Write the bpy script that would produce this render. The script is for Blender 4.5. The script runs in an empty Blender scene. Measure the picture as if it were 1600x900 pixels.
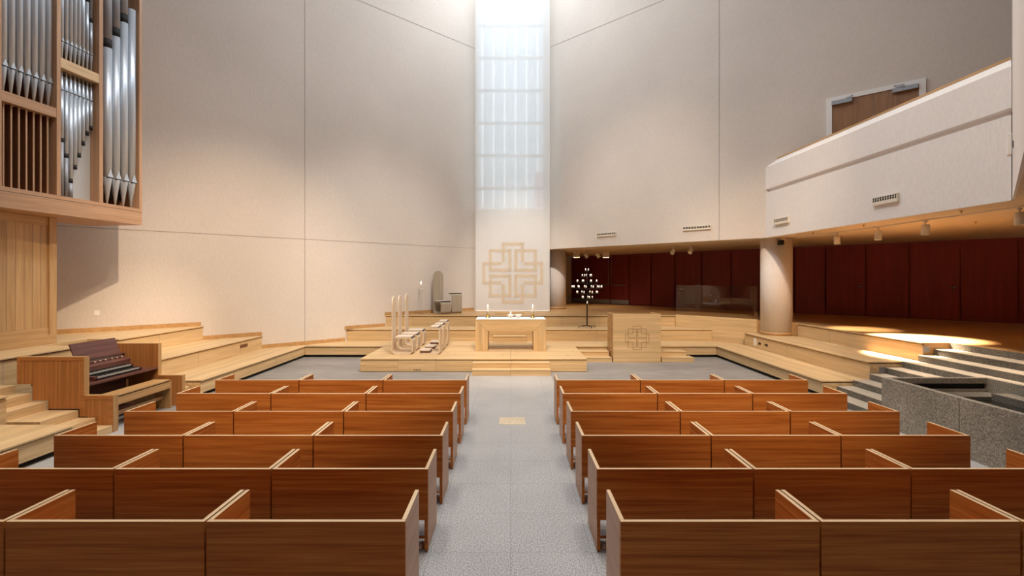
import bpy, bmesh, math, random
from mathutils import Matrix, Vector
random.seed(7)
SC = bpy.context.scene
COL = SC.collection
PI = math.pi
R = math.radians

# ------------------------------------------------------------------ materials
def nt(name):
    m = bpy.data.materials.new(name); m.use_nodes = True
    t = m.node_tree
    return m, t, t.nodes, t.links, t.nodes['Principled BSDF']

def plain(name, col, rough=0.5, metal=0.0, spec=0.5, coat=0.0):
    m, t, n, l, b = nt(name)
    b.inputs['Base Color'].default_value = (*col, 1)
    b.inputs['Roughness'].default_value = rough
    b.inputs['Metallic'].default_value = metal
    b.inputs['Specular IOR Level'].default_value = spec
    b.inputs['Coat Weight'].default_value = coat
    # a whisper of surface variation so nothing is perfectly flat
    no = n.new('ShaderNodeTexNoise'); no.inputs['Scale'].default_value = 40
    bp = n.new('ShaderNodeBump'); bp.inputs['Strength'].default_value = 0.03
    l.new(no.outputs['Fac'], bp.inputs['Height']); l.new(bp.outputs['Normal'], b.inputs['Normal'])
    return m

def emit(name, col, strength):
    m, t, n, l, b = nt(name)
    b.inputs['Base Color'].default_value = (*col, 1)
    b.inputs['Emission Color'].default_value = (*col, 1)
    b.inputs['Emission Strength'].default_value = strength
    return m

def wood(name, cols, axis='X', stretch=0.5, cross=14.0, rough=0.4, board=0.0, boardamt=0.12, coat=0.0, rand=True, groove=0.0, gaxis=None, spec=0.5):
    """grain runs along axis; optional boards (width) across it"""
    m, t, n, l, b = nt(name)
    tc = n.new('ShaderNodeTexCoord')
    vec = tc.outputs['Object']
    if rand:
        oi = n.new('ShaderNodeObjectInfo')
        mu = n.new('ShaderNodeMath'); mu.operation = 'MULTIPLY'; mu.inputs[1].default_value = 37.0
        l.new(oi.outputs['Random'], mu.inputs[0])
        ad = n.new('ShaderNodeVectorMath'); ad.operation = 'ADD'
        l.new(vec, ad.inputs[0]); l.new(mu.outputs[0], ad.inputs[1]); gvec = ad.outputs[0]
    else:
        gvec = vec
    mp = n.new('ShaderNodeMapping')
    s = [cross, cross, cross]; s['XYZ'.index(axis)] = stretch
    mp.inputs['Scale'].default_value = s
    l.new(gvec, mp.inputs['Vector'])
    no = n.new('ShaderNodeTexNoise'); no.inputs['Scale'].default_value = 1.0
    no.inputs['Detail'].default_value = 6; no.inputs['Roughness'].default_value = 0.62; no.inputs['Distortion'].default_value = 0.25
    l.new(mp.outputs[0], no.inputs['Vector'])
    cr = n.new('ShaderNodeValToRGB')
    e = cr.color_ramp.elements
    e[0].position = 0.28; e[0].color = (*cols[0], 1)
    e[1].position = 0.72; e[1].color = (*cols[2], 1)
    k = e.new(0.5); k.color = (*cols[1], 1)
    l.new(no.outputs['Fac'], cr.inputs[0])
    out = cr.outputs[0]
    # fine pore streaks
    mp2 = n.new('ShaderNodeMapping'); s2 = [cross * 7] * 3; s2['XYZ'.index(axis)] = stretch * 3
    mp2.inputs['Scale'].default_value = s2; l.new(gvec, mp2.inputs['Vector'])
    n2 = n.new('ShaderNodeTexNoise'); n2.inputs['Scale'].default_value = 1.0; n2.inputs['Detail'].default_value = 2
    l.new(mp2.outputs[0], n2.inputs['Vector'])
    mr = n.new('ShaderNodeMapRange'); mr.inputs[1].default_value = 0.3; mr.inputs[2].default_value = 0.7
    mr.inputs[3].default_value = 0.86; mr.inputs[4].default_value = 1.1
    l.new(n2.outputs['Fac'], mr.inputs[0])
    mx = n.new('ShaderNodeMix'); mx.data_type = 'RGBA'; mx.blend_type = 'MULTIPLY'; mx.inputs[0].default_value = 1
    l.new(out, mx.inputs[6]); l.new(mr.outputs[0], mx.inputs[7]); out = mx.outputs[2]
    if board > 0:
        sp = n.new('ShaderNodeSeparateXYZ'); l.new(vec, sp.inputs[0])
        if gaxis:
            src = sp.outputs['XYZ'.index(gaxis)]
        else:
            others = [a for a in 'XYZ' if a != axis]
            a2 = n.new('ShaderNodeMath'); a2.operation = 'ADD'
            l.new(sp.outputs['XYZ'.index(others[0])], a2.inputs[0]); l.new(sp.outputs['XYZ'.index(others[1])], a2.inputs[1])
            src = a2.outputs[0]
        dv = n.new('ShaderNodeMath'); dv.operation = 'DIVIDE'; dv.inputs[1].default_value = board; l.new(src, dv.inputs[0])
        fl = n.new('ShaderNodeMath'); fl.operation = 'FLOOR'; l.new(dv.outputs[0], fl.inputs[0])
        wn = n.new('ShaderNodeTexWhiteNoise'); wn.noise_dimensions = '1D'; l.new(fl.outputs[0], wn.inputs['W'])
        m3 = n.new('ShaderNodeMapRange'); m3.inputs[3].default_value = 1 - boardamt; m3.inputs[4].default_value = 1 + boardamt
        l.new(wn.outputs['Value'], m3.inputs[0])
        mx2 = n.new('ShaderNodeMix'); mx2.data_type = 'RGBA'; mx2.blend_type = 'MULTIPLY'; mx2.inputs[0].default_value = 1
        l.new(out, mx2.inputs[6]); l.new(m3.outputs[0], mx2.inputs[7]); out = mx2.outputs[2]
        if groove > 0:
            fr = n.new('ShaderNodeMath'); fr.operation = 'FRACT'; l.new(dv.outputs[0], fr.inputs[0])
            lt = n.new('ShaderNodeMath'); lt.operation = 'LESS_THAN'; lt.inputs[1].default_value = groove; l.new(fr.outputs[0], lt.inputs[0])
            mx3 = n.new('ShaderNodeMix'); mx3.data_type = 'RGBA'
            l.new(lt.outputs[0], mx3.inputs[0]); l.new(out, mx3.inputs[6]); mx3.inputs[7].default_value = (*[c * 0.25 for c in cols[0]], 1)
            out = mx3.outputs[2]
    l.new(out, b.inputs['Base Color'])
    b.inputs['Roughness'].default_value = rough
    b.inputs['Specular IOR Level'].default_value = spec
    b.inputs['Coat Weight'].default_value = coat; b.inputs['Coat Roughness'].default_value = 0.25
    bp = n.new('ShaderNodeBump'); bp.inputs['Strength'].default_value = 0.04; bp.inputs['Distance'].default_value = 0.02
    l.new(no.outputs['Fac'], bp.inputs['Height']); l.new(bp.outputs['Normal'], b.inputs['Normal'])
    return m

def plaster(name, col, amt=0.05, bump=0.12):
    m, t, n, l, b = nt(name)
    tc = n.new('ShaderNodeTexCoord')
    n1 = n.new('ShaderNodeTexNoise'); n1.inputs['Scale'].default_value = 0.35; n1.inputs['Detail'].default_value = 5
    l.new(tc.outputs['Object'], n1.inputs['Vector'])
    cr = n.new('ShaderNodeValToRGB'); e = cr.color_ramp.elements
    e[0].position = 0.3; e[0].color = (*[c * (1 - amt) for c in col], 1)
    e[1].position = 0.7; e[1].color = (*[min(1, c * (1 + amt)) for c in col], 1)
    l.new(n1.outputs['Fac'], cr.inputs[0])
    mp = n.new('ShaderNodeMapping'); mp.inputs['Scale'].default_value = (1, 1, 0.4); l.new(tc.outputs['Object'], mp.inputs['Vector'])
    n2 = n.new('ShaderNodeTexNoise'); n2.inputs['Scale'].default_value = 26; n2.inputs['Detail'].default_value = 4
    l.new(mp.outputs[0], n2.inputs['Vector'])
    mr = n.new('ShaderNodeMapRange'); mr.inputs[1].default_value = 0.25; mr.inputs[2].default_value = 0.75
    mr.inputs[3].default_value = 0.955; mr.inputs[4].default_value = 1.045; l.new(n2.outputs['Fac'], mr.inputs[0])
    mx = n.new('ShaderNodeMix'); mx.data_type = 'RGBA'; mx.blend_type = 'MULTIPLY'; mx.inputs[0].default_value = 1
    l.new(cr.outputs[0], mx.inputs[6]); l.new(mr.outputs[0], mx.inputs[7])
    l.new(mx.outputs[2], b.inputs['Base Color'])
    b.inputs['Roughness'].default_value = 0.85; b.inputs['Specular IOR Level'].default_value = 0.2
    bp = n.new('ShaderNodeBump'); bp.inputs['Strength'].default_value = bump; bp.inputs['Distance'].default_value = 0.02
    l.new(n2.outputs['Fac'], bp.inputs['Height']); l.new(bp.outputs['Normal'], b.inputs['Normal'])
    return m

def stone(name, c0, c1, c2, scale=90, tile=0.0, rough=0.55, mort=(0.2, 0.2, 0.2), blotch=0.1):
    m, t, n, l, b = nt(name)
    tc = n.new('ShaderNodeTexCoord')
    n1 = n.new('ShaderNodeTexNoise'); n1.inputs['Scale'].default_value = scale; n1.inputs['Detail'].default_value = 3; n1.inputs['Roughness'].default_value = 0.7
    l.new(tc.outputs['Object'], n1.inputs['Vector'])
    cr = n.new('ShaderNodeValToRGB'); e = cr.color_ramp.elements
    e[0].position = 0.41; e[0].color = (*c0, 1); e[1].position = 0.59; e[1].color = (*c2, 1)
    k = e.new(0.5); k.color = (*c1, 1)
    l.new(n1.outputs['Fac'], cr.inputs[0])
    n2 = n.new('ShaderNodeTexNoise'); n2.inputs['Scale'].default_value = 1.3; n2.inputs['Detail'].default_value = 5
    l.new(tc.outputs['Object'], n2.inputs['Vector'])
    mr = n.new('ShaderNodeMapRange'); mr.inputs[1].default_value = 0.3; mr.inputs[2].default_value = 0.7
    mr.inputs[3].default_value = 1 - blotch; mr.inputs[4].default_value = 1 + blotch; l.new(n2.outputs['Fac'], mr.inputs[0])
    mx = n.new('ShaderNodeMix'); mx.data_type = 'RGBA'; mx.blend_type = 'MULTIPLY'; mx.inputs[0].default_value = 1
    l.new(cr.outputs[0], mx.inputs[6]); l.new(mr.outputs[0], mx.inputs[7]); out = mx.outputs[2]
    if tile > 0:
        br = n.new('ShaderNodeTexBrick'); br.offset = 0.0; br.squash = 1.0
        br.inputs['Scale'].default_value = 1.0; br.inputs['Brick Width'].default_value = tile; br.inputs['Row Height'].default_value = tile
        br.inputs['Mortar Size'].default_value = 0.0035; br.inputs['Mortar Smooth'].default_value = 0.3
        br.inputs['Color1'].default_value = (1, 1, 1, 1); br.inputs['Color2'].default_value = (0.94, 0.94, 0.94, 1)
        br.inputs['Mortar'].default_value = (*mort, 1)
        l.new(tc.outputs['Object'], br.inputs['Vector'])
        m2 = n.new('ShaderNodeMix'); m2.data_type = 'RGBA'; m2.blend_type = 'MULTIPLY'; m2.inputs[0].default_value = 0.8
        l.new(out, m2.inputs[6]); l.new(br.outputs['Color'], m2.inputs[7]); out = m2.outputs[2]
    l.new(out, b.inputs['Base Color'])
    b.inputs['Roughness'].default_value = rough
    bp = n.new('ShaderNodeBump'); bp.inputs['Strength'].default_value = 0.06; bp.inputs['Distance'].default_value = 0.01
    l.new(n1.outputs['Fac'], bp.inputs['Height']); l.new(bp.outputs['Normal'], b.inputs['Normal'])
    return m

def thin_glass(name, tint=(1, 1, 1), refl=1.0):
    m = bpy.data.materials.new(name); m.use_nodes = True
    t = m.node_tree; n = t.nodes; l = t.links; n.clear()
    o = n.new('ShaderNodeOutputMaterial'); tr = n.new('ShaderNodeBsdfTransparent'); gl = n.new('ShaderNodeBsdfGlossy')
    tr.inputs[0].default_value = (*tint, 1); gl.inputs['Roughness'].default_value = 0.0
    lw = n.new('ShaderNodeLayerWeight'); lw.inputs['Blend'].default_value = 0.5
    pw = n.new('ShaderNodeMath'); pw.operation = 'POWER'; pw.inputs[1].default_value = 5.0; l.new(lw.outputs['Facing'], pw.inputs[0])
    mu = n.new('ShaderNodeMath'); mu.operation = 'MULTIPLY_ADD'; mu.inputs[1].default_value = 0.9 * refl; mu.inputs[2].default_value = 0.045 * refl; l.new(pw.outputs[0], mu.inputs[0])
    mx = n.new('ShaderNodeMixShader'); l.new(mu.outputs[0], mx.inputs[0]); l.new(tr.outputs[0], mx.inputs[1]); l.new(gl.outputs[0], mx.inputs[2])
    l.new(mx.outputs[0], o.inputs[0])
    return m

def scrim_mat(name, col, trans=0.4, tl=0.6):
    m = bpy.data.materials.new(name); m.use_nodes = True
    t = m.node_tree; n = t.nodes; l = t.links; n.clear()
    o = n.new('ShaderNodeOutputMaterial'); tr = n.new('ShaderNodeBsdfTransparent'); df = n.new('ShaderNodeBsdfDiffuse'); tn = n.new('ShaderNodeBsdfTranslucent')
    tc = n.new('ShaderNodeTexCoord'); mp = n.new('ShaderNodeMapping'); mp.inputs['Scale'].default_value = (60, 1, 2)
    no = n.new('ShaderNodeTexNoise'); no.inputs['Scale'].default_value = 1; l.new(tc.outputs['Object'], mp.inputs[0]); l.new(mp.outputs[0], no.inputs['Vector'])
    cr = n.new('ShaderNodeValToRGB'); cr.color_ramp.elements[0].color = (*[c * 0.95 for c in col], 1); cr.color_ramp.elements[1].color = (*col, 1)
    l.new(no.outputs['Fac'], cr.inputs[0]); l.new(cr.outputs[0], df.inputs[0]); l.new(cr.outputs[0], tn.inputs[0])
    m1 = n.new('ShaderNodeMixShader'); m1.inputs[0].default_value = tl; l.new(df.outputs[0], m1.inputs[1]); l.new(tn.outputs[0], m1.inputs[2])
    m2 = n.new('ShaderNodeMixShader'); m2.inputs[0].default_value = trans; l.new(m1.outputs[0], m2.inputs[1]); l.new(tr.outputs[0], m2.inputs[2])
    l.new(m2.outputs[0], o.inputs[0])
    return m

OAK = [(0.53, 0.355, 0.17), (0.63, 0.44, 0.23), (0.72, 0.53, 0.30)]
OAKD = [(0.40, 0.215, 0.08), (0.49, 0.28, 0.11), (0.57, 0.34, 0.15)]
CHERRY = [(0.31, 0.085, 0.014), (0.50, 0.165, 0.030), (0.63, 0.26, 0.060)]
ORG = [(0.42, 0.235, 0.13), (0.50, 0.295, 0.17), (0.57, 0.355, 0.215)]
CON = [(0.40, 0.155, 0.040), (0.49, 0.205, 0.060), (0.56, 0.26, 0.085)]
M = {}
M['plaster'] = plaster('wall_plaster', (0.63, 0.56, 0.495))
M['plaster_white'] = plaster('balcony_plaster', (0.76, 0.70, 0.655), 0.03)
M['soffit'] = plaster('soffit_paint', (0.62, 0.50, 0.36), 0.03)
M['ceiling'] = plaster('ceiling_paint', (0.6, 0.57, 0.53), 0.03)
M['white'] = plain('white_paint', (0.8, 0.77, 0.73), 0.6)
M['wallseam'] = plain('wall_joint', (0.36, 0.31, 0.27), 0.9)
M['seam'] = plain('dark_joint', (0.30, 0.26, 0.22), 0.9)  # dark line colour of panel joints and hatch outline
for a in 'XYZ':
    M['oak' + a] = wood('oak_' + a, OAK, a, 0.45, 13, 0.42, board=0.115, boardamt=0.09)
    M['oakd' + a] = wood('oak_deep_' + a, OAKD, a, 0.45, 13, 0.40, board=0.16, boardamt=0.07)
    M['che' + a] = wood('cherry_' + a, CHERRY, a, 0.7, 26, 0.5, spec=0.16)
    M['end' + a] = wood('gloss_pale_end_' + a, [(0.40, 0.20, 0.10), (0.48, 0.26, 0.14), (0.55, 0.32, 0.18)], a, 0.7, 20, 0.4)  # paler wood for pew ends, grazing reflection put into the colour
    M['org' + a] = wood('organ_oak_' + a, ORG, a, 0.6, 16, 0.42)
    M['con' + a] = wood('console_oak_' + a, CON, a, 0.6, 16, 0.45)
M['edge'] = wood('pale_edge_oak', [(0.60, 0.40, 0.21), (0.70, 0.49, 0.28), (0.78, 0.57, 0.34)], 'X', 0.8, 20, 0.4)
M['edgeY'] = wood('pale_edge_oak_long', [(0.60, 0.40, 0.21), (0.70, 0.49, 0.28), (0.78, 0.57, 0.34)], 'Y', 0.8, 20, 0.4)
M['conplank'] = wood('console_planks', CON, 'Z', 0.6, 16, 0.45, board=0.068, boardamt=0.06, groove=0.05, gaxis='X')
M['cabplank'] = wood('cabinet_planks', [(0.48, 0.27, 0.115), (0.56, 0.34, 0.15), (0.63, 0.40, 0.19)], 'Z', 0.6, 14, 0.42, board=0.17, boardamt=0.10, groove=0.045, gaxis='Y')
M['cabz'] = wood('cabinet_rail', [(0.48, 0.27, 0.115), (0.56, 0.34, 0.15), (0.63, 0.40, 0.19)], 'Y', 0.6, 14, 0.42)
M['rose'] = wood('dark_rosewood', [(0.06, 0.02, 0.015), (0.115, 0.042, 0.032), (0.17, 0.07, 0.055)], 'Y', 0.8, 22, 0.35)
M['louvre'] = wood('louvre_brown', [(0.12, 0.04, 0.015), (0.17, 0.06, 0.022), (0.21, 0.08, 0.03)], 'Z', 0.6, 18, 0.5)
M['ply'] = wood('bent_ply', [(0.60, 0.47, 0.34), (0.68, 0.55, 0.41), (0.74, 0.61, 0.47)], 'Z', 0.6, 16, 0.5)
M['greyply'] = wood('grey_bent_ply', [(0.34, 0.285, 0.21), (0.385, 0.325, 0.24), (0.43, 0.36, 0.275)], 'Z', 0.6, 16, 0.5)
M['pad'] = plain('pad_leather', (0.62, 0.53, 0.44), 0.6)
M['padedge'] = plain('pad_edge_dark', (0.05, 0.045, 0.045), 0.6)
M['kneelpad'] = plain('kneel_pad_brown', (0.12, 0.05, 0.03), 0.7)
M['floor'] = stone('terrazzo_floor', (0.22, 0.21, 0.20), (0.37, 0.36, 0.35), (0.56, 0.545, 0.53), 75, 0.75, 0.5, (0.55, 0.55, 0.55), 0.06)
M['paving'] = wood('grey_paving', [(0.19, 0.175, 0.16), (0.25, 0.235, 0.22), (0.33, 0.31, 0.29)], 'X', 1.2, 9, 0.55, board=0.75, boardamt=0.08, rand=False, gaxis='Y', groove=0.008)
M['granite'] = stone('granite', (0.15, 0.125, 0.095), (0.26, 0.225, 0.175), (0.40, 0.355, 0.285), 60, 0, 0.6, blotch=0.2)
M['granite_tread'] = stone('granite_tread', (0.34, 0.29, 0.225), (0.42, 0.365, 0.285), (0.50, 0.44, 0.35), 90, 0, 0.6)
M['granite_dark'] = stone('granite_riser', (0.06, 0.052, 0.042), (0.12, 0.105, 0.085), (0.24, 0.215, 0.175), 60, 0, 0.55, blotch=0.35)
M['redpanel'] = wood('oxblood_panel', [(0.155, 0.013, 0.0085), (0.185, 0.016, 0.0105), (0.215, 0.020, 0.013)], 'Z', 0.4, 8, 0.6, board=0)
M['black'] = plain('black_matt', (0.008, 0.008, 0.008), 0.7)
M['iron'] = plain('black_iron', (0.015, 0.013, 0.012), 0.5, 0.6)
M['steel'] = plain('brushed_steel', (0.45, 0.46, 0.48), 0.35, 1.0)
M['chrome'] = plain('chrome', (0.7, 0.7, 0.7), 0.2, 1.0)
M['tin'] = plain('tin_pipe', (0.60, 0.66, 0.73), 0.36, 0.5)
M['zinc'] = plain('zinc_pipe', (0.34, 0.35, 0.38), 0.55, 0.5)
M['greyback'] = plain('grey_back_board', (0.52, 0.53, 0.53), 0.5, 0.3)
M['cloth'] = plain('white_linen', (0.86, 0.84, 0.80), 0.85)
M['wax'] = plain('candle_wax', (0.86, 0.82, 0.74), 0.5)
M['brass'] = plain('brass', (0.55, 0.36, 0.14), 0.3, 1.0)
M['ceramic'] = plain('white_ceramic', (0.82, 0.80, 0.76), 0.25)
M['flame'] = emit('candle_flame', (1.0, 0.86, 0.62), 9.0)
M['lampface'] = emit('lit_lamp_face', (1.0, 0.85, 0.6), 14.0)
M['lampwhite'] = plain('lamp_housing', (0.72, 0.64, 0.52), 0.5)
M['grey'] = plain('grey_metal', (0.36, 0.37, 0.40), 0.4, 0.4)
M['beigetile'] = stone('beige_plaque_stone', (0.50, 0.40, 0.26), (0.58, 0.47, 0.32), (0.66, 0.56, 0.40), 25, 0, 0.4)
M['keys_w'] = plain('ivory_keys', (0.42, 0.39, 0.34), 0.3)
M['glass'] = thin_glass('clear_glass', (0.97, 0.985, 0.98), 1.0)
M['rail_glass'] = thin_glass('balustrade_glass', (0.94, 0.95, 0.94), 0.8)
M['water'] = plain('dark_water', (0.012, 0.013, 0.010), 0.05)
M['scrim'] = scrim_mat('white_scrim', (0.92, 0.91, 0.89), 0.42, 0.38)
M['emblem'] = scrim_mat('beige_woven_band', (0.82, 0.725, 0.585), 0.15, 0.35)
M['mullion'] = plain('mullion_paint', (0.55, 0.57, 0.58), 0.5)
M['oakdoor'] = wood('veneer_door', [(0.22, 0.105, 0.045), (0.29, 0.145, 0.065), (0.35, 0.18, 0.085)], 'Z', 0.9, 14, 0.4)
M['facade'] = plain('facade_glass', (0.50, 0.58, 0.64), 0.4)
M['fin'] = plain('facade_fin', (0.92, 0.93, 0.94), 0.5)
M['flagcloth'] = plain('flag_cloth', (0.62, 0.45, 0.50), 0.8)

# ------------------------------------------------------------------ mesh builder
class MB:
    def __init__(s):
        s.bm = bmesh.new(); s.mi = 0
    def _face(s, vs):
        try:
            f = s.bm.faces.new(vs); f.material_index = s.mi; return f
        except ValueError:
            return None
    def box(s, x0, x1, y0, y1, z0, z1, top=None):
        if x0 > x1: x0, x1 = x1, x0
        if y0 > y1: y0, y1 = y1, y0
        if z0 > z1: z0, z1 = z1, z0
        s.prism([(x0, y0), (x1, y0), (x1, y1), (x0, y1)], z0, z1, top); return s
    def prism(s, poly, z0, z1, top=None):
        a = sum(poly[i][0] * poly[(i + 1) % len(poly)][1] - poly[(i + 1) % len(poly)][0] * poly[i][1] for i in range(len(poly)))
        if a < 0: poly = poly[::-1]
        lo = [s.bm.verts.new((p[0], p[1], z0)) for p in poly]; hi = [s.bm.verts.new((p[0], p[1], z1)) for p in poly]
        s._face(lo[::-1]); f = s._face(hi)
        if f and top is not None: f.material_index = top
        k = len(poly)
        for i in range(k): s._face([lo[i], lo[(i + 1) % k], hi[(i + 1) % k], hi[i]])
        return s
    def extr(s, prof, o, u, v, w, depth):
        """profile (a,b) in plane u,v at origin o, extruded by depth along w"""
        o = Vector(o); u = Vector(u); v = Vector(v); w = Vector(w)
        A = [s.bm.verts.new(o + u * p[0] + v * p[1]) for p in prof]; B = [s.bm.verts.new(o + u * p[0] + v * p[1] + w * depth) for p in prof]
        s._face(A[::-1]); s._face(B); k = len(prof)
        for i in range(k): s._face([A[i], A[(i + 1) % k], B[(i + 1) % k], B[i]])
        return s
    def lathe(s, prof, c=(0, 0, 0), seg=20, axis=None):
        """prof: list of (r,z)"""
        mtx = Matrix.Translation(c)
        if axis is not None: mtx = mtx @ Vector((0, 0, 1)).rotation_difference(Vector(axis)).to_matrix().to_4x4()
        rings = []
        for r, z in prof:
            if r < 1e-6: rings.append([s.bm.verts.new(mtx @ Vector((0, 0, z)))])
            else: rings.append([s.bm.verts.new(mtx @ Vector((r * math.cos(2 * PI * i / seg), r * math.sin(2 * PI * i / seg), z))) for i in range(seg)])
        for a, b in zip(rings, rings[1:]):
            for i in range(seg):
                j = (i + 1) % seg
                f = None
                if len(a) == 1 and len(b) > 1: f = s._face([a[0], b[j], b[i]])
                elif len(b) == 1 and len(a) > 1: f = s._face([a[i], a[j], b[0]])
                elif len(a) > 1: f = s._face([a[i], a[j], b[j], b[i]])
                if f: f.smooth = True
        if len(rings[0]) > 1: s._face(rings[0][::-1])
        if len(rings[-1]) > 1: s._face(rings[-1])
        return s
    def tube(s, p, q, r, seg=8):
        p = Vector(p); q = Vector(q); d = q - p
        s.lathe([(r, 0), (r, d.length)], p, seg, d); return s
    def xf(s, mtx):
        bmesh.ops.transform(s.bm, matrix=mtx, verts=s.bm.verts); return s

ROOT = {}
def setp(o, label=None, cat=None, group=None, kind=None):
    if label: o['label'] = label
    if cat: o['category'] = cat
    if group: o['group'] = group
    if kind: o['kind'] = kind
    return o
def thing(name, label, cat, loc=(0, 0, 0), rz=0.0, group=None):
    o = bpy.data.objects.new(name, None); o.empty_display_size = 0.1; COL.objects.link(o)
    o.location = loc; o.rotation_euler = (0, 0, rz)
    ROOT[o.name] = Matrix.Translation(loc) @ Matrix.Rotation(rz, 4, 'Z')
    return setp(o, label, cat, group)
def part(name, mb, mats, parent=None, world=False, bevel=0.0, label=None):
    if not isinstance(mats, (list, tuple)): mats = [mats]
    if parent is not None and parent.name in ROOT:
        if world: mb.xf(ROOT[parent.name].inverted())
    bmesh.ops.recalc_face_normals(mb.bm, faces=mb.bm.faces)
    me = bpy.data.meshes.new(name); mb.bm.to_mesh(me); mb.bm.free()
    for m in mats: me.materials.append(m)
    o = bpy.data.objects.new(name, me); COL.objects.link(o)
    if parent is not None:
        o.parent = parent
        if parent.name in ROOT: ROOT[o.name] = ROOT[parent.name]
    if bevel > 0:
        md = o.modifiers.new('bevel', 'BEVEL'); md.width = bevel; md.segments = 2; md.limit_method = 'ANGLE'
    if label: o['label'] = label
    return o
def solo(name, mb, mats, label, cat, loc=None, group=None, bevel=0.0, kind=None):
    """a thing that is one mesh, given in world coordinates; its origin is moved to loc"""
    if loc is not None: mb.xf(Matrix.Translation(loc).inverted())
    o = part(name, mb, mats, None, bevel=bevel)
    if loc is not None: o.location = loc
    return setp(o, label, cat, group, kind)
def struct(name, mb, mats, parent=None, bevel=0.0):
    o = part(name, mb, mats, parent, bevel=bevel)
    if parent is None: o['kind'] = 'structure'
    return o
def copy_tree(o, parent=None, loc=None, rz=None, label=None, group=None):
    c = o.copy(); COL.objects.link(c)
    if parent is not None: c.parent = parent
    if loc is not None: c.location = loc
    if rz is not None: c.rotation_euler = (0, 0, rz)
    if label: c['label'] = label
    if group: c['group'] = group
    for ch in list(o.children): copy_tree(ch, c)
    return c
def bx(*a, **k): return MB().box(*a, **k)

# ------------------------------------------------------------------ plan
WS, W0 = 0.929, 22.2                       # the two splayed walls: y = W0 - WS*|x|
def wy(x): return W0 - WS * abs(x)
nn = math.hypot(1, WS)
NL = Vector((WS / nn, -1 / nn, 0)); DL = Vector((-1 / nn, -WS / nn, 0))
NR = Vector((-WS / nn, -1 / nn, 0)); DR = Vector((1 / nn, -WS / nn, 0))
T1, T2, T3 = 0.37, 0.775, 1.18
SOF = 3.80; CEIL = 17.0
def ry(x): return 31.37 - 1.078 * x        # the line of dark red doors

# ------------------------------------------------------------------ setting
struct('floor', MB().box(-14, 16.5, -4, 9.3, -0.2, 0).box(-1.06, 1.06, 9.3, 28.2, -0.2, 0), M['floor'])
struct('floor_paving', MB().box(-14, -1.06, 9.3, 28.2, -0.2, 0).box(1.06, 16.5, 9.3, 28.2, -0.2, 0), M['paving'])
up = MB().prism([(-4.62, 17.93), (6.13, 17.93), (6.15, 17.96), (8.85, 14.84), (8.808, 14.79), (8.808, 10.3), (9.362, 10.3), (9.362, -3), (16, -3), (16, ry(16)), (3.4, 27.7), (-1.55, 27.7), (-1.55, wy(1.55) - 0.03)], 0.001, T3)
struct('floor_upper', up, M['oakdX'])
upl = MB().prism([(-8.98, wy(8.98) - 0.03), (-8.98, 10.9), (-9.55, 10.9), (-9.55, 9.82), (-8.75, 9.82), (-8.75, -3), (-13.4, -3), (-13.4, wy(13.4) - 0.03)], 0.001, T3)
struct('floor_organ', upl, M['oakY'])

th = 0.35
def diag(x0, x1, z0, z1, side, t=th):
    """thick splayed wall strip between |x0| and |x1|"""
    sg = -1 if side == 'L' else 1
    n = NL if side == 'L' else NR
    p = Vector((sg * x0, wy(x0), 0)); q = Vector((sg * x1, wy(x1), 0))
    p2 = p - n * t; q2 = q - n * t
    return [(p.x, p.y), (q.x, q.y), (q2.x, q2.y), (p2.x, p2.y)]
struct('wall_left', MB().prism(diag(1.40, 13.5, 0, CEIL, 'L'), 0, CEIL), M['plaster'])
struct('wall_right', MB().prism(diag(1.40, 16.0, 0, CEIL, 'R'), SOF + 0.003, CEIL), M['plaster'])
struct('wall_left_side', bx(-13.85, -13.5, -3.3, wy(13.5) + 0.1, 0, CEIL), M['plaster'])
struct('wall_right_side', bx(16, 16.3, -3.3, ry(16), 0, CEIL), M['plaster'])
struct('wall_rear', bx(-13.85, 16.3, -3.3, -3.0, 0, CEIL), M['louvre'])  # unseen; dark brown picked to cut the bounce onto the pews
# ceiling with a long roof-light slot above the aisle
struct('ceiling', MB().box(-14, -1.5, -3.3, 21.5, CEIL, CEIL + 0.3).box(1.5, 16.5, -3.3, 21.5, CEIL, CEIL + 0.3), M['ceiling'])
# strip of wall below the window, window above
struct('wall_front', MB().box(-1.62, 1.62, 20.9, 21.1, 0.9, 5.54), M['white'])
w = struct('window_1', MB().box(-1.62, -1.44, 20.9, 21.06, 5.54, CEIL).box(1.53, 1.62, 20.9, 21.06, 5.54, CEIL), M['white'])
mu = MB()
for k in range(8):
    z = 6.45 + 1.412 * k
    mu.box(-1.44, 1.53, 20.92, 21.04, z - 0.055, z + 0.055)
part('window_frame', mu, M['mullion'], w)
part('pane', bx(-1.44, 1.53, 20.97, 20.985, 5.54, CEIL), M['glass'], w)
struct('wall_back', bx(-1.6, 3.75, 27.75, 27.95, 0.9, SOF + 0.2), M['plaster'])
struct('wall_left_passage', bx(-1.75, -1.55, 21.12, 27.95, 0.9, SOF + 0.2), M['plaster'])

# soffit under the balcony and the back passage
sof = MB().prism([(1.75, wy(1.75) + 0.05), (7.90, wy(7.90) + 0.06), (8.07, 7.74), (4.96, 4.60), (5.3, -3), (16, -3), (16, ry(16)), (3.4, 27.75), (-1.55, 27.75), (-1.55, 21.2), (1.3, 21.2)], SOF, SOF + 0.12)
struct('ceiling_lower', sof, M['soffit'])
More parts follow.
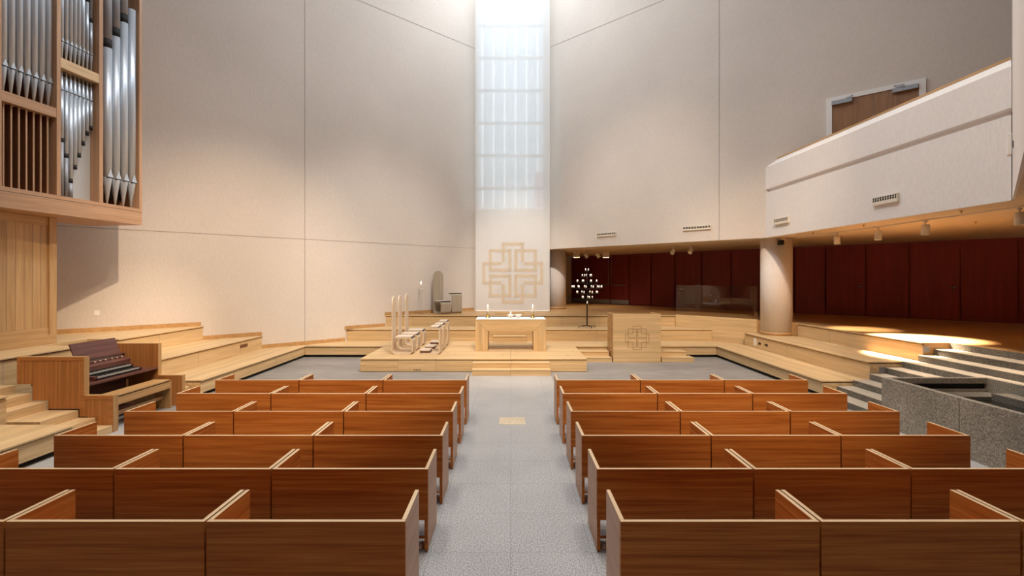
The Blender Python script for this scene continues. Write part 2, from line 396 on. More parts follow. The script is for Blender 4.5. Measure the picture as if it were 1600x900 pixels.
# panel joints in the splayed walls
def on_wall(side, x, off=0.0):
    n = NL if side == 'L' else NR
    sg = -1 if side == 'L' else 1
    return Vector((sg * x, wy(x), 0)) + n * off
def wall_strip(side, x0, x1, z0, z1, t=0.004, depth=0.004):
    p = on_wall(side, x0); q = on_wall(side, x1); n = NL if side == 'L' else NR
    return [(p.x, p.y), (q.x, q.y), ((q + n * t).x, (q + n * t).y), ((p + n * t).x, (p + n * t).y)], z0, z1
k = 1
for side, x0, x1, z0, z1 in [('L', 1.45, 13.4, 3.835, 3.85), ('L', 1.45, 13.4, 12.42, 12.445), ('R', 1.45, 13.4, 12.42, 12.445),
                             ('L', 6.77, 6.785, T1 + 0.1, 3.835), ('L', 6.77, 6.785, 3.85, 12.42), ('R', 6.83, 6.845, SOF, 12.42)]:
    pl, a, b = wall_strip(side, x0, x1, z0, z1)
    struct('trim_%d' % k, MB().prism(pl, a, b), M['wallseam']); k += 1
# timber skirting along the left wall, stepping with the tiers
for i, (x0, x1, z) in enumerate([(1.6, 4.66, T3), (4.66, 5.78, T2), (5.78, 7.74, T1), (7.74, 8.92, T2), (8.92, 13.3, T3)]):
    pl, a, b = wall_strip('L', x0, x1, z, z + 0.115, 0.025)
    struct('baseboard_left_%d' % (i + 1), MB().prism(pl, a, b), M['oakdX'])

# ------------------------------------------------------------------ columns, balcony
def column(x, y, z0, r, name):
    o = struct(name, MB().lathe([(r, z0 + 0.10), (r, SOF)], (x, y, 0), 48), M['plaster_white'])
    part('column_base', MB().lathe([(r + 0.012, z0), (r + 0.012, z0 + 0.10)], (x, y, 0), 48), M['oakdX'], o)
column(8.44, 15.36, T2, 0.455, 'pillar_right')
column(2.06, 22.0, T3, 0.455, 'pillar_passage')

bal = MB()
prof = [(7.86, SOF + 0.003), (7.86, 5.18), (7.93, 5.20), (7.93, 5.27), (7.86, 5.29), (7.86, 5.96), (8.10, 6.17), (8.26, 6.17), (8.26, SOF + 0.003)]
# runs along y from the splayed wall to the return
A = [bal.bm.verts.new((x, 14.93 - WS * 0 - (x - 7.86) * WS, z)) for x, z in prof]
B = [bal.bm.verts.new((x + 0.17, 7.75 + (x - 7.86) * 1.0, z)) for x, z in prof]
bal._face(A); bal._face(B[::-1])
for i in range(len(prof)): bal._face([A[i], A[(i + 1) % len(prof)], B[(i + 1) % len(prof)], B[i]])
bo = struct('wall_balcony', bal, M['plaster_white'])
rl = MB()
for pr in [[(8.09, 6.17), (8.27, 6.17), (8.27, 6.215), (8.09, 6.215)]]:
    A = [rl.bm.verts.new((x, 14.93 - (x - 7.86) * WS - 0.02, z)) for x, z in pr]; B = [rl.bm.verts.new((x + 0.17, 7.75 + (x - 7.86), z)) for x, z in pr]
    rl._face(A); rl._face(B[::-1])
    for i in range(4): rl._face([A[i], A[(i + 1) % 4], B[(i + 1) % 4], B[i]])
part('handrail', rl, M['oakdY'], bo)
struct('floor_balcony', MB().prism([(8.26, wy(8.26) - 0.02), (8.42, 8.1), (16, 8.1), (16, wy(16) + 0.02)], 5.2, 5.35), M['oakdX'])
# splayed return wall close to the right edge
d = Vector((-1, -1, 0)).normalized(); n2 = Vector((1, -1, 0)).normalized()
p = Vector((8.035, 7.74, 0)); q = p + d * 4.4
struct('wall_return', MB().prism([(p.x, p.y), (q.x, q.y), ((q + n2 * 0.4).x, (q + n2 * 0.4).y), ((p + n2 * 0.4).x, (p + n2 * 0.4).y)], SOF + 0.003, 13.0), M['plaster_white'])

# ------------------------------------------------------------------ dark red doors along the passage
def rpt(px):
    r = (px - 798) / 755.0
    y = 31.37 / (1 + 1.078 * r); return Vector((r * y, y, 0))
rd = Vector((1, -1.078, 0)).normalized(); rn = Vector((-1.078, -1, 0)).normalized()
a = Vector((3.4, ry(3.4), 0)) - rn * 0.10; b = Vector((16, ry(16), 0)) - rn * 0.10
struct('wall_passage', MB().prism([(a.x, a.y), (b.x, b.y), ((b - rn * 0.2).x, (b - rn * 0.2).y), ((a - rn * 0.2).x, (a - rn * 0.2).y)], 0.9, SOF + 0.2), M['redpanel'])
joints = [892, 953, 983, 1017, 1054, 1096, 1142, 1190, 1241, 1290, 1353, 1421, 1501, 1592]
for i in range(len(joints) - 1):
    p = rpt(joints[i]); q = rpt(joints[i + 1]); g = 0.03
    p = p + rd * g; q = q - rd * g
    p0 = p - rn * 0.085; q0 = q - rn * 0.085; p1 = p - rn * 0.02; q1 = q - rn * 0.02
    dr = struct('door_%d' % (i + 1), MB().prism([(p0.x, p0.y), (q0.x, q0.y), (q1.x, q1.y), (p1.x, p1.y)], T3 + 0.025, SOF - 0.03), M['redpanel'])
    if i in (4, 9, 11):
        h = q1 - rd * 0.12
        part('lever_handle', MB().lathe([(0.03, 0), (0.03, 0.02), (0.012, 0.022), (0.012, 0.06)], (h.x, h.y, 2.25), 12, rn).tube(h + rn * 0.055 + Vector((0, 0, 2.25)), h + rn * 0.055 - rd * 0.11 + Vector((0, 0, 2.25)), 0.01), M['steel'], dr)
    if i == 1:
        c0 = p1 + rd * 0.06; c1 = p1 + rd * 0.95
        part('panic_bar', MB().tube(c0 + rn * 0.06 + Vector((0, 0, 2.2)), c1 + rn * 0.06 + Vector((0, 0, 2.2)), 0.02), M['zinc'], dr)
        part('rod', MB().tube(c0 + rn * 0.02 + Vector((0, 0, 2.2)), c0 + rn * 0.02 + Vector((0, 0, SOF - 0.05)), 0.012), M['zinc'], dr)
    if i == 0:
        e1 = q1 - rd * 0.08
        part('rod', MB().tube(e1 + rn * 0.02 + Vector((0, 0, 2.2)), e1 + rn * 0.02 + Vector((0, 0, SOF - 0.05)), 0.012), M['zinc'], dr)
        part('panic_bar', MB().tube(e1 + rn * 0.06 + Vector((0, 0, 2.2)), e1 - rd * 1.5 + rn * 0.06 + Vector((0, 0, 2.2)), 0.02), M['zinc'], dr)
    if i in (0, 1):
        part('kick_plate', MB().prism([(p1.x, p1.y), (q1.x, q1.y), ((q1 + rn * 0.006).x, (q1 + rn * 0.006).y), ((p1 + rn * 0.006).x, (p1 + rn * 0.006).y)], T3 + 0.03, T3 + 0.25), M['zinc'], dr)

# door above the balcony, in the right wall
def rwall_box(x0, x1, z0, z1, o0, o1):
    p = on_wall('R', x0, o0); q = on_wall('R', x1, o0); p2 = on_wall('R', x0, o1); q2 = on_wall('R', x1, o1)
    return [(p.x, p.y), (q.x, q.y), (q2.x, q2.y), (p2.x, p2.y)], z0, z1
fr = MB()
for a4 in [(9.03, 9.13, 5.35, 7.67), (10.51, 10.61, 5.35, 7.67), (9.13, 10.51, 7.55, 7.67)]: fr.prism(*rwall_box(*a4, 0.001, 0.05))
dd = struct('door_14', fr, M['white'])
for a4, nm in [((9.13, 9.815, 5.36, 7.55), 'leaf'), ((9.825, 10.51, 5.36, 7.55), 'leaf')]:
    part('door_leaf', MB().prism(*rwall_box(*a4, 0.001, 0.025)), M['oakdoor'], dd)
for x0, x1 in [(9.13, 9.48), (10.12, 10.50)]:
    c = MB().prism(*rwall_box(x0, x1, 7.44, 7.55, 0.03, 0.11))
    e = on_wall('R', x1 - 0.1 if x0 < 10 else x0 + 0.06, 0.1); f = on_wall('R', (x1 + 0.02) if x0 < 10 else x0 + 0.18, 0.16); g = on_wall('R', (x1 - 0.02) if x0 < 10 else x0 + 0.02, 0.06)
    c.tube((e.x, e.y, 7.56), (f.x, f.y, 7.57), 0.012).tube((f.x, f.y, 7.57), (g.x, g.y, 7.63), 0.012)
    part('door_closer', c, M['grey'], dd)
part('push_plate', MB().prism(*rwall_box(9.72, 9.90, 6.50, 6.56, 0.026, 0.07)), M['grey'], dd)

# ------------------------------------------------------------------ seating tiers
def tier(name, label, poly, z0, z1, front, grain, parts_seams=(), toe=False):
    """solid stepped bench: riser body + thin overhanging tread. front=(x or y axis, value) gives overhang direction"""
    cx = sum(p[0] for p in poly) / len(poly); cy = sum(p[1] for p in poly) / len(poly)
    t = thing(name, label, 'seating tier', (cx, cy, z0 if z0 > 0.05 else 0))
    body_z0 = z0 + (0.085 if toe else 0)
    m = MB().prism(poly, body_z0, z1 - 0.048)
    part('riser', m, M['oak' + grain], t, world=True)
    sh = MB(); ax, val, sg = front
    q = []
    for x, y in poly:
        if ax == 'x' and abs(x - val) < 0.02: x = x - sg * 0.03
        if ax == 'y' and abs(y - val) < 0.02: y = y - sg * 0.03
        q.append((x, y))
    part('shadow_gap', MB().prism([((x + (sg * 0.045 if ax == 'x' and abs(x - (val - sg * 0.03)) < 0.02 else 0)), (y + (sg * 0.045 if ax == 'y' and abs(y - (val - sg * 0.03)) < 0.02 else 0))) for x, y in q], z1 - 0.048, z1 - 0.03), M['black'], t, world=True)
    part('tread', MB().prism(q, z1 - 0.03, z1), M['oak' + grain], t, world=True, bevel=0.004)
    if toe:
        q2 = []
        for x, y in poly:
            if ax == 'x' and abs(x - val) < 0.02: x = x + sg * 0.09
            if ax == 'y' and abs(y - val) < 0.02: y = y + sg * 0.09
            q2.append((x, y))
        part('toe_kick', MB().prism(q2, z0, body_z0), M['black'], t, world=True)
    if parts_seams:
        s = MB()
        for v in parts_seams:
            if ax == 'x': s.box(val - sg * 0.0015, val + sg * 0.004, v - 0.004, v + 0.004, body_z0, z1 - 0.05)
            else: s.box(v - 0.004, v + 0.004, val - sg * 0.0015, val + sg * 0.004, body_z0, z1 - 0.05)
        part('panel_joint', s, M['seam'], t, world=True)
    return t
g = 0.012
XL1, XL2, XL3 = -6.65, -7.72, -8.87
XR1, XR2, XR3 = 6.65, 7.65, 8.78
YB1, YB2, YB3 = 15.6, 16.87, 17.9
def xd(y): return 6.1 + (17.95 - y) / 1.158          # diagonal timber wall, plan
def yd(x): return 17.95 - 1.158 * (x - 6.1)
ww = 0.03
tier('seating_tier', 'lowest oak seating tier running along the left wall behind the pews', [(XL1, 10.35), (XL1, wy(6.65) - ww), (XL2, wy(XL2) - ww), (XL2, 10.35)], 0, T1, ('x', XL1, -1), 'Y', (11.6, 13.7), True)
tier('seating_tier', 'middle oak seating tier on the left side with a small vent near the wall', [(XL2, 10.5), (XL2, wy(XL2) - ww), (XL3, wy(XL3) - ww), (XL3, 10.5)], 0, T2, ('x', XL2, -1), 'Y', (11.95, 13.8))
tier('seating_tier', 'topmost oak tier on the left side, below the organ floor', [(XL3 - 0.11 + 0.11, 10.9), (XL3, wy(XL3) - ww), (-8.975, wy(8.975) - ww), (-8.975, 10.9)], 0, T3, ('x', XL3, -1), 'Y', (12.2,))
tier('seating_tier', 'lowest oak seating tier across the back, meeting the altar platform', [(XL1 + g, YB1), (XR1 - g, YB1), (XR1 - g, YB2 - 0.002), (-5.75, YB2 - 0.002), (XL1 + g, wy(6.65) - ww)], 0, T1, ('y', YB1, 1), 'X', (4.95,), True)
tier('seating_tier', 'middle oak seating tier across the back, with the iron candle stand on it', [(-5.72, YB2), (xd(YB2) - 0.02, YB2), (xd(YB3) - 0.02, YB3 - 0.002), (-4.64, YB3 - 0.002), (-5.72, wy(5.72) - ww)], 0, T2, ('y', YB2, 1), 'X', (-3.9, -1.2, 3.0))
tier('seating_tier', 'topmost oak riser across the back, edging the upper floor behind the altar', [(-4.66, YB3), (6.08, YB3), (6.08, YB3 + 0.026), (-4.62, YB3 + 0.026)], 0, T3, ('y', YB3, 1), 'X', (-3.6, 1.9, 3.3))
tier('seating_tier', 'lowest oak seating tier along the right side, in front of the round column', [(XR1, 10.3), (XR1, YB2), (xd(YB2) - 0.02, YB2), (XR2 - 0.002, yd(XR2) - 0.03), (XR2 - 0.002, 10.3)], 0, T1, ('x', XR1, 1), 'Y', (13.4,), True)
tier('seating_tier', 'middle oak seating tier on the right, with the round column standing on it', [(XR2, 10.3), (XR2, 15.78), (7.95, 15.78), (XR3 - 0.002, yd(XR3) - 0.03), (XR3 - 0.002, 10.3)], 0, T2, ('x', XR2, 1), 'Y', (13.35,))
tier('seating_tier', 'topmost oak riser on the right, edging the dark upper floor', [(XR3, 10.3), (XR3, 14.79), (XR3 + 0.026, 14.79), (XR3 + 0.026, 10.3)], 0, T3, ('x', XR3, 1), 'Y', (13.3,))
tier('seating_tier', 'lowest oak tier at the left edge, nearest the camera beside the pews', [(-6.52, 1.0), (-6.52, 7.2), (-7.62, 7.2), (-7.62, 1.0)], 0, T1, ('x', -6.52, -1), 'Y', (6.2,), True)
tier('seating_tier', 'middle oak tier at the left edge, above the nearest low tier', [(-7.64, 1.0), (-7.64, 7.32), (-8.72, 7.32), (-8.72, 1.0)], 0, T2, ('x', -7.64, -1), 'Y', (7.0,))
tier('seating_tier', 'oak riser behind the organ console, edging the upper left floor', [(-8.724, 1.0), (-8.724, 9.8), (-8.748, 9.8), (-8.748, 1.0)], 0, T3, ('x', -8.724, -1), 'Y', (8.3,))
# diagonal timber wall and glass balustrade
dv = Vector((1, -1.158, 0)).normalized(); dn = Vector((1.158, 1, 0)).normalized()
p = Vector((6.12, 17.93, 0)); q = p + dv * 2.90
Lw = (q - p).length
tw = struct('wall_timber', bx(0, Lw, 0, 0.06, 0.001, 1.215), M['oakX'])
tw.location = (p.x, p.y, 0); tw.rotation_euler = (0, 0, math.atan2(dv.y, dv.x))
gl = MB().prism([((p + dn * 0.022).x, (p + dn * 0.022).y), ((q + dn * 0.022).x, (q + dn * 0.022).y), ((q + dn * 0.036).x, (q + dn * 0.036).y), ((p + dn * 0.036).x, (p + dn * 0.036).y)], 1.216, 2.30)
solo('glass_balustrade', gl, M['rail_glass'], 'clear glass balustrade on the slanting timber wall left of the round column', 'balustrade', (7.1, 16.8, 1.216))

# oak stair flights beside the organ console
def stairs(label, y0, y1, xs, zs, xb):
    t = thing('wooden_stair', label, 'stairs', ((xs[0] + xb) / 2, (y0 + y1) / 2, 0))
    for i, (x, z) in enumerate(zip(xs, zs)):
        xe = xs[i + 1] if i + 1 < len(xs) else xb
        part('step', MB().box(xe + 0.001, x, y0, y1, 0, z), M['oakY'], t, world=True, bevel=0.004)
stairs('narrow oak stair between the left edge tiers and the organ console', 7.33, 7.985, [-6.58, -6.86, -7.14, -7.67, -7.93, -8.19], [0.125, 0.25, 0.373, 0.51, 0.65, 0.785], -8.72)
stairs('short oak stair beyond the organ console, up to the organ floor', 9.83, 10.33, [-6.58, -6.86, -7.14, -7.67, -7.93, -8.19, -8.72], [0.125, 0.25, 0.373, 0.51, 0.65, 0.785, 0.98], -9.54)

# granite stair and immersion font on the right
t = thing('granite_stair', 'grey granite stair climbing right of the oak tiers beside the font', 'stairs', (8.0, 8.5, 0))
sx = [6.60 + 0.3445 * i for i in range(9)]
for i in range(8):
    z = 0.1311 * (i + 1)
    y1 = 10.28; y0 = 8.44 if sx[i] < 8.3 else 1.0
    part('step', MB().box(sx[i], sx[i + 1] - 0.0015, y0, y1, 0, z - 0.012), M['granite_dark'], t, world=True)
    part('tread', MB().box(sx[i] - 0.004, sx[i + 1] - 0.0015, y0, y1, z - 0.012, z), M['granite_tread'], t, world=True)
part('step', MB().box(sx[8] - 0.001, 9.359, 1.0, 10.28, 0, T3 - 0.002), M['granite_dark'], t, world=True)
f = thing('baptismal_font', 'large rough granite baptismal pool with a slanting long wall beside the right pews', 'font', (7.4, 6, 0))
FZ = 0.83
part('long_wall', MB().box(6.46, 6.56, 1.0, 6.955, 0, FZ).box(6.46, 6.56, 6.965, 8.42, 0, FZ), M['granite'], f, world=True, bevel=0.006)
part('end_wall', MB().box(6.562, 8.2, 8.32, 8.42, 0, 0.64).box(6.562, 8.2, 8.32, 8.42, 0.74, FZ), M['granite'], f, world=True)
part('end_wall', MB().box(6.562, 8.2, 1.0, 1.1, 0, FZ), M['granite'], f, world=True)
part('overflow_channel', MB().box(6.562, 8.2, 8.37, 8.41, 0.641, 0.739), M['black'], f, world=True)
part('side_wall', MB().box(8.2, 8.29, 1.0, 8.42, 0, FZ), M['granite'], f, world=True)
part('ledge', MB().box(6.57, 8.19, 7.95, 8.31, 0.1, 0.60).box(7.9, 8.19, 1.1, 7.94, 0.1, 0.66), M['granite_dark'], f, world=True)
part('water', MB().box(6.57, 7.89, 1.11, 7.94, 0.1, 0.55), M['water'], f, world=True)

# fittings on the tiers
def fit(name, label, cat, m, mat, loc): solo(name, m, mat, label, cat, loc)
fit('outlet_plate', 'white outlet plate on the right middle tier near its far corner', 'outlet', MB().box(7.638, 7.649, 15.05, 15.19, 0.45, 0.68), M['white'], (7.64, 15.12, 0.45))
fit('floor_socket', 'small dark socket just right of the white outlet plate', 'outlet', MB().box(7.638, 7.649, 14.78, 14.90, 0.52, 0.58), M['black'], (7.64, 14.84, 0.52))
fit('floor_socket', 'small dark socket second to the right of the white outlet plate', 'outlet', MB().box(7.638, 7.649, 14.38, 14.54, 0.53, 0.58), M['black'], (7.64, 14.46, 0.53))
fit('step_light', 'grey step light set in the end of the middle right tier', 'light', MB().box(7.85, 7.97, 10.285, 10.299, 0.54, 0.66), M['grey'], (7.9, 10.29, 0.54))
fit('step_light', 'grey step light set in the end of the topmost right tier', 'light', MB().box(8.80, 8.92, 10.285, 10.299, 0.98, 1.10), M['grey'], (8.86, 10.29, 0.98))
fit('vent_grille', 'small brown vent in the left middle tier', 'vent', MB().box(-7.719, -7.708, 13.78, 14.16, 0.56, 0.65), M['louvre'], (-7.71, 14.0, 0.56))
fit('outlet_plate', 'white outlet plate on the left wall near the organ shadow', 'outlet', MB().prism(*wall_strip('L', 10.55, 10.63, 1.60, 1.73, 0.012)), M['white'], tuple(on_wall('L', 10.58)[:2]) + (1.58,))

# ------------------------------------------------------------------ pews
PW, PD, PH, PT = 1.452, 0.535, 0.775, 0.032
def pew_proto():
    t = thing('pew', 'x', 'pew', (0, 0, 0), 0, 'wooden pews in six rows')
    h = PW / 2
    part('back_panel', MB().box(-h, h, 0, PT, 0.30, PH, top=1), [M['cheX'], M['edge']], t, bevel=0.0015)  # top face paler: edge wood, with gloss and top light put into colour
    for s in (-1, 1):
        x0, x1 = sorted((s * h, s * (h - PT)))
        pr = [(0.003, 0.012), (PD, 0.012), (PD, PH), (PT + 0.0005, PH), (PT + 0.0005, 0.2995), (0.003, 0.2995)]
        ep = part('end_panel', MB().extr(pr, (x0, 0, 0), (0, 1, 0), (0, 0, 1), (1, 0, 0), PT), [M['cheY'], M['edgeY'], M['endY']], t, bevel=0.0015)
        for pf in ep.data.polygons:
            if pf.normal.x * s > 0.9: pf.material_index = 2  # outer face paler: gloss along the aisle painted in
            elif pf.normal.z > 0.9 and pf.center.z > 0.7: pf.material_index = 1  # pale top edge, gloss in its colour as on the back
    part('seat', MB().box(-h + PT + 0.002, h - PT - 0.002, PT + 0.002, PD - 0.03, 0.385, 0.415), M['cheX'], t)
    part('seat_rail', MB().box(-h + PT + 0.002, h - PT - 0.002, PD - 0.16, PD - 0.135, 0.30, 0.384), M['cheX'], t)
    for s in (-1, 1):
        part('foot', MB().lathe([(0.024, 0.0), (0.024, 0.018), (0.009, 0.02), (0.009, 0.07), (0.02, 0.072), (0.02, 0.09)], (s * (h - 0.075), 0.06, 0), 12).box(s * (h - 0.075) - 0.043, s * (h - 0.075) + 0.043, 0.035, 0.085, 0.09, 0.11), M['chrome'], t)
    return t
rowsY = [3.527, 4.497, 5.452, 6.443, 7.445, 8.428]
ordn = ['sixth', 'fifth', 'fourth', 'third', 'second', 'first']
posn = ['on the aisle', 'in the middle', 'at the outer end']
proto = pew_proto(); first = True
for r, y in enumerate(rowsY):
    for side in (-1, 1):
        for i in range(3):
            x = (-0.771 - PW / 2 - i * 1.4665) if side < 0 else (0.803 + PW / 2 + i * 1.4665)
            lab = 'reddish pew %s of the %s row from the altar, %s block' % (posn[i], ordn[r], 'left' if side < 0 else 'right')
            if first: proto.location = (x, y, 0); proto['label'] = lab; first = False
            else: copy_tree(proto, None, (x, y, 0), 0, lab)
bpy.context.view_layer.update()

# ------------------------------------------------------------------ plaque in the aisle
solo('floor_plaque', MB().box(-0.205, 0.255, 8.42, 8.86, 0.0005, 0.004), M['beigetile'], 'beige stone plaque set into the aisle floor between the pews', 'plaque', (0.02, 8.64, 0.0005))

# ------------------------------------------------------------------ altar platform and steps
PZ = 0.36
t = thing('altar_platform', 'broad low oak platform carrying the altar and the light wooden chairs', 'platform', (-1, 14.3, 0))
xs = [-4.11, -3.08, -2.05, 0.0, 2.08]
for a, b in zip(xs, xs[1:]):
    part('deck', MB().box(a + 0.003, b - 0.003, 13.17, 15.56, PZ - 0.03, PZ), M['oakX'], t, world=True, bevel=0.003)
    part('front_panel', MB().box(a + 0.002, b - 0.002, 13.19, 15.55, 0.012, PZ - 0.045), M['oakX'], t, world=True, bevel=0.002)
part('shadow_gap', MB().box(-4.09, 2.06, 13.21, 15.55, PZ - 0.045, PZ - 0.03).box(-4.09, 2.06, 13.21, 15.55, 0, 0.012), M['black'], t, world=True)
so = MB()
for k in range(4): so.lathe([(0.016, 0), (0.016, 0.004)], (-2.63 + k * 0.05, 13.189, 0.055), 12, (0, -1, 0))
part('socket', so, M['black'], t, world=True)
for x, y in [(-1.86, 14.25), (1.86, 14.5), (-1.6, 13.9), (-0.22, 13.95), (0.22, 14.25), (1.62, 13.75)]:
    part('floor_ring', MB().lathe([(0.035, PZ), (0.035, PZ + 0.003)], (x, y, 0), 16), M['oakdX'], t, world=True)
fm = MB(); x0, x1, y0, y1 = -0.58, 0.52, 15.02, 15.45
for b4 in [(x0, x1, y0, y0 + 0.012), (x0, x1, y1 - 0.012, y1), (x0, x0 + 0.012, y0, y1), (x1 - 0.012, x1, y0, y1)]: fm.box(*b4, PZ, PZ + 0.002)
part('hatch_outline', fm, M['seam'], t, world=True)
def stepunit(label, x0, x1, fronts, zs, yb):
    t = thing('step_unit', label, 'steps', ((x0 + x1) / 2, (fronts[0] + yb) / 2, 0))
    for i, (yf, z) in enumerate(zip(fronts, zs)):
        ye = fronts[i + 1] if i + 1 < len(fronts) else yb
        xe = x1 - (0.1 if (i > 0 and x0 > 4) else 0)
        part('step', MB().box(x0, xe, yf, ye - 0.001, 0, z - 0.022), M['oakX'], t, world=True, bevel=0.002)
        part('tread', MB().box(x0, xe, yf - 0.012, ye - 0.001, z - 0.022, z), M['oakX'], t, world=True, bevel=0.003)
stepunit('left half of the pale oak steps at the front of the altar platform', -1.02, -0.003, [12.65, 12.92], [0.155, 0.295], 13.165)
stepunit('right half of the pale oak steps at the front of the altar platform', 0.003, 1.05, [12.65, 12.92], [0.155, 0.295], 13.165)
stepunit('oak steps between the altar platform and the pulpit', 2.14, 3.08, [14.72, 15.12], [0.135, 0.265], 15.565)
stepunit('oak steps on the right side of the pulpit', 4.60, 5.60, [14.72, 15.12], [0.135, 0.265], 15.565)
t = thing('step_unit', 'small oak steps set against the back tiers behind the altar', 'steps', (0, 16.6, T1))
part('step', MB().box(-0.60, 0.53, 16.45, 16.83, T1, T1 + 0.19), M['oakX'], t, world=True, bevel=0.003)
part('tread', MB().box(-0.60, 0.53, 16.43, 16.83, T1 + 0.191, T1 + 0.21), M['oakX'], t, world=True, bevel=0.003)
t = thing('step_unit', 'small oak step on the middle back tier right behind the altar', 'steps', (0, 17.6, T2))
part('step', MB().box(-0.60, 0.53, 17.5, 17.86, T2, T2 + 0.19), M['oakX'], t, world=True, bevel=0.003)
part('tread', MB().box(-0.60, 0.53, 17.48, 17.86, T2 + 0.191, T2 + 0.21), M['oakX'], t, world=True, bevel=0.003)
solo('low_bench', MB().box(-0.60, 0.53, 18.4, 18.7, T3, T3 + 0.09), M['oakX'], 'low oak block on the upper floor just behind the altar top', 'step', (0, 18.55, T3), bevel=0.004)

# ------------------------------------------------------------------ altar
AY0, AY1, AZ = 14.57, 15.45, 1.305
t = thing('altar', 'oak altar shaped like a thick mitred portal, standing on the platform', 'altar', (0, 15.0, PZ))
PA = PZ + 0.001
def portal(pts): return MB().extr(pts, (0, AY0, 0), (1, 0, 0), (0, 0, 1), (0, 1, 0), AY1 - AY0)
e = 0.003
part('leg', portal([(-1.06, PA), (-1.06, AZ - e), (-0.69, 0.955 - e), (-0.69, PA)]), M['oakZ'], t, world=True, bevel=0.003)
part('leg', portal([(1.06, PA), (1.06, AZ - e), (0.69, 0.955 - e), (0.69, PA)]), M['oakZ'], t, world=True, bevel=0.003)
part('table_top', portal([(-1.06 + e, AZ), (1.06 - e, AZ), (0.69 - e, 0.955), (-0.69 + e, 0.955)]), M['oakX'], t, world=True, bevel=0.003)
solo('altar_cloth', MB().box(-1.055, 1.055, AY0 - 0.006, AY1 + 0.004, AZ + 0.001, AZ + 0.018), M['cloth'], 'white linen cloth lying flat over the whole altar top', 'cloth', (0, 15, AZ + 0.001), bevel=0.005)
CZ = AZ + 0.019
for x, lab in [(-0.71, 'lit white candle in a metal holder on the left end of the altar'), (0.68, 'lit white candle in a metal holder on the right end of the altar')]:
    t = thing('altar_candle', lab, 'candle', (x, 15.0, CZ))
    part('candle_holder', MB().lathe([(0.075, 0), (0.075, 0.015), (0.04, 0.03), (0.035, 0.13), (0.05, 0.15), (0.05, 0.16)], seg=18), M['brass'], t)
    part('candle', MB().lathe([(0.034, 0.16), (0.034, 0.34), (0.028, 0.35)], seg=16), M['wax'], t)
    part('flame', MB().lathe([(0, 0.345), (0.013, 0.37), (0.010, 0.39), (0, 0.425)], seg=10), M['flame'], t)
def bowl(x, lab, lit):
    t = thing('footed_bowl', lab, 'bowl', (x, 14.95, CZ))
    part('bowl', MB().lathe([(0.05, 0), (0.05, 0.008), (0.02, 0.02), (0.02, 0.035), (0.08, 0.06), (0.115, 0.11), (0.108, 0.11), (0.075, 0.068), (0.0, 0.06)], seg=24), M['ceramic'], t)
    if lit:
        part('candle', MB().lathe([(0.025, 0.062), (0.025, 0.14)], seg=12), M['wax'], t)
        part('flame', MB().lathe([(0, 0.14), (0.012, 0.16), (0.009, 0.18), (0, 0.205)], seg=10), M['flame'], t)
bowl(0.0, 'white footed bowl with a small candle flame at the middle of the altar', True)
bowl(0.235, 'empty white footed bowl on the altar, right of the lit one', False)

# ------------------------------------------------------------------ emblem
def emblem_rects(band):
    """Greek cross outline and four squares; unit = half size 1 ; list of axis aligned rects (x0,x1,z0,z1)"""
    out = []
    a, c = 1.0, 0.365
    def hl(x0, x1, z, s): out.append((x0, x1, z if s > 0 else z - band, z + band if s > 0 else z))
    def vl(x, z0, z1, s): out.append((x if s > 0 else x - band, x + band if s > 0 else x, z0, z1))
    # cross outline, bands lie inside
    for sx in (-1, 1):
        vl(sx * a, -c, c, -sx)
        hl(-c, c, sx * a, -sx)
    for sx in (-1, 1):
        for sz in (-1, 1):
            x0, x1 = sorted((sx * c, sx * a)); hl(x0, x1, sz * c, -sz)
            z0, z1 = sorted((sz * c, sz * a)); vl(sx * c, z0, z1, -sx)
            # square
            p0, p1 = sorted((sx * 0.045, sx * 0.785)); q0, q1 = sorted((sz * 0.045, sz * 0.785))
            hl(p0, p1, q0, 1); hl(p0, p1, q1, -1); vl(p0, q0, q1, 1); vl(p1, q0, q1, -1)
    return out

# ------------------------------------------------------------------ pulpit
AX0, AX1, AYF, AYB, ATZ = 3.115, 4.565, 14.69, 15.56, 1.465
t = thing('pulpit', 'square oak pulpit with a cross emblem cut into its front', 'pulpit', ((AX0 + AX1) / 2, 15.1, 0))
part('front_panel', MB().box(AX0, AX1, AYF, AYF + 0.09, 0.0, ATZ), M['oakX'], t, world=True, bevel=0.003)
part('side_panel', MB().box(AX0, AX0 + 0.09, AYF + 0.091, AYB, 0.0, ATZ), M['oakdY'], t, world=True, bevel=0.003)
part('side_panel', MB().box(AX1 - 0.09, AX1, AYF + 0.091, AYB, 0.0, ATZ), M['oakdY'], t, world=True, bevel=0.003)
part('reading_shelf', MB().box(AX0 + 0.092, AX1 - 0.092, AYF + 0.092, AYF + 0.5, 1.27, 1.30), M['oakX'], t, world=True)
part('floor_board', MB().box(AX0 + 0.092, AX1 - 0.092, AYF + 0.092, AYB, 0.0, T1), M['oakX'], t, world=True)
em = MB(); ecx, ecz, es = 3.845, 0.735, 0.362
for i, (x0, x1, z0, z1) in enumerate(emblem_rects(0.03)):
    em.box(ecx + x0 * es, ecx + x1 * es, AYF - 0.0012 - i * 0.00001, AYF + 0.002, ecz + z0 * es, ecz + z1 * es)
part('emblem', em, M['louvre'], t, world=True)

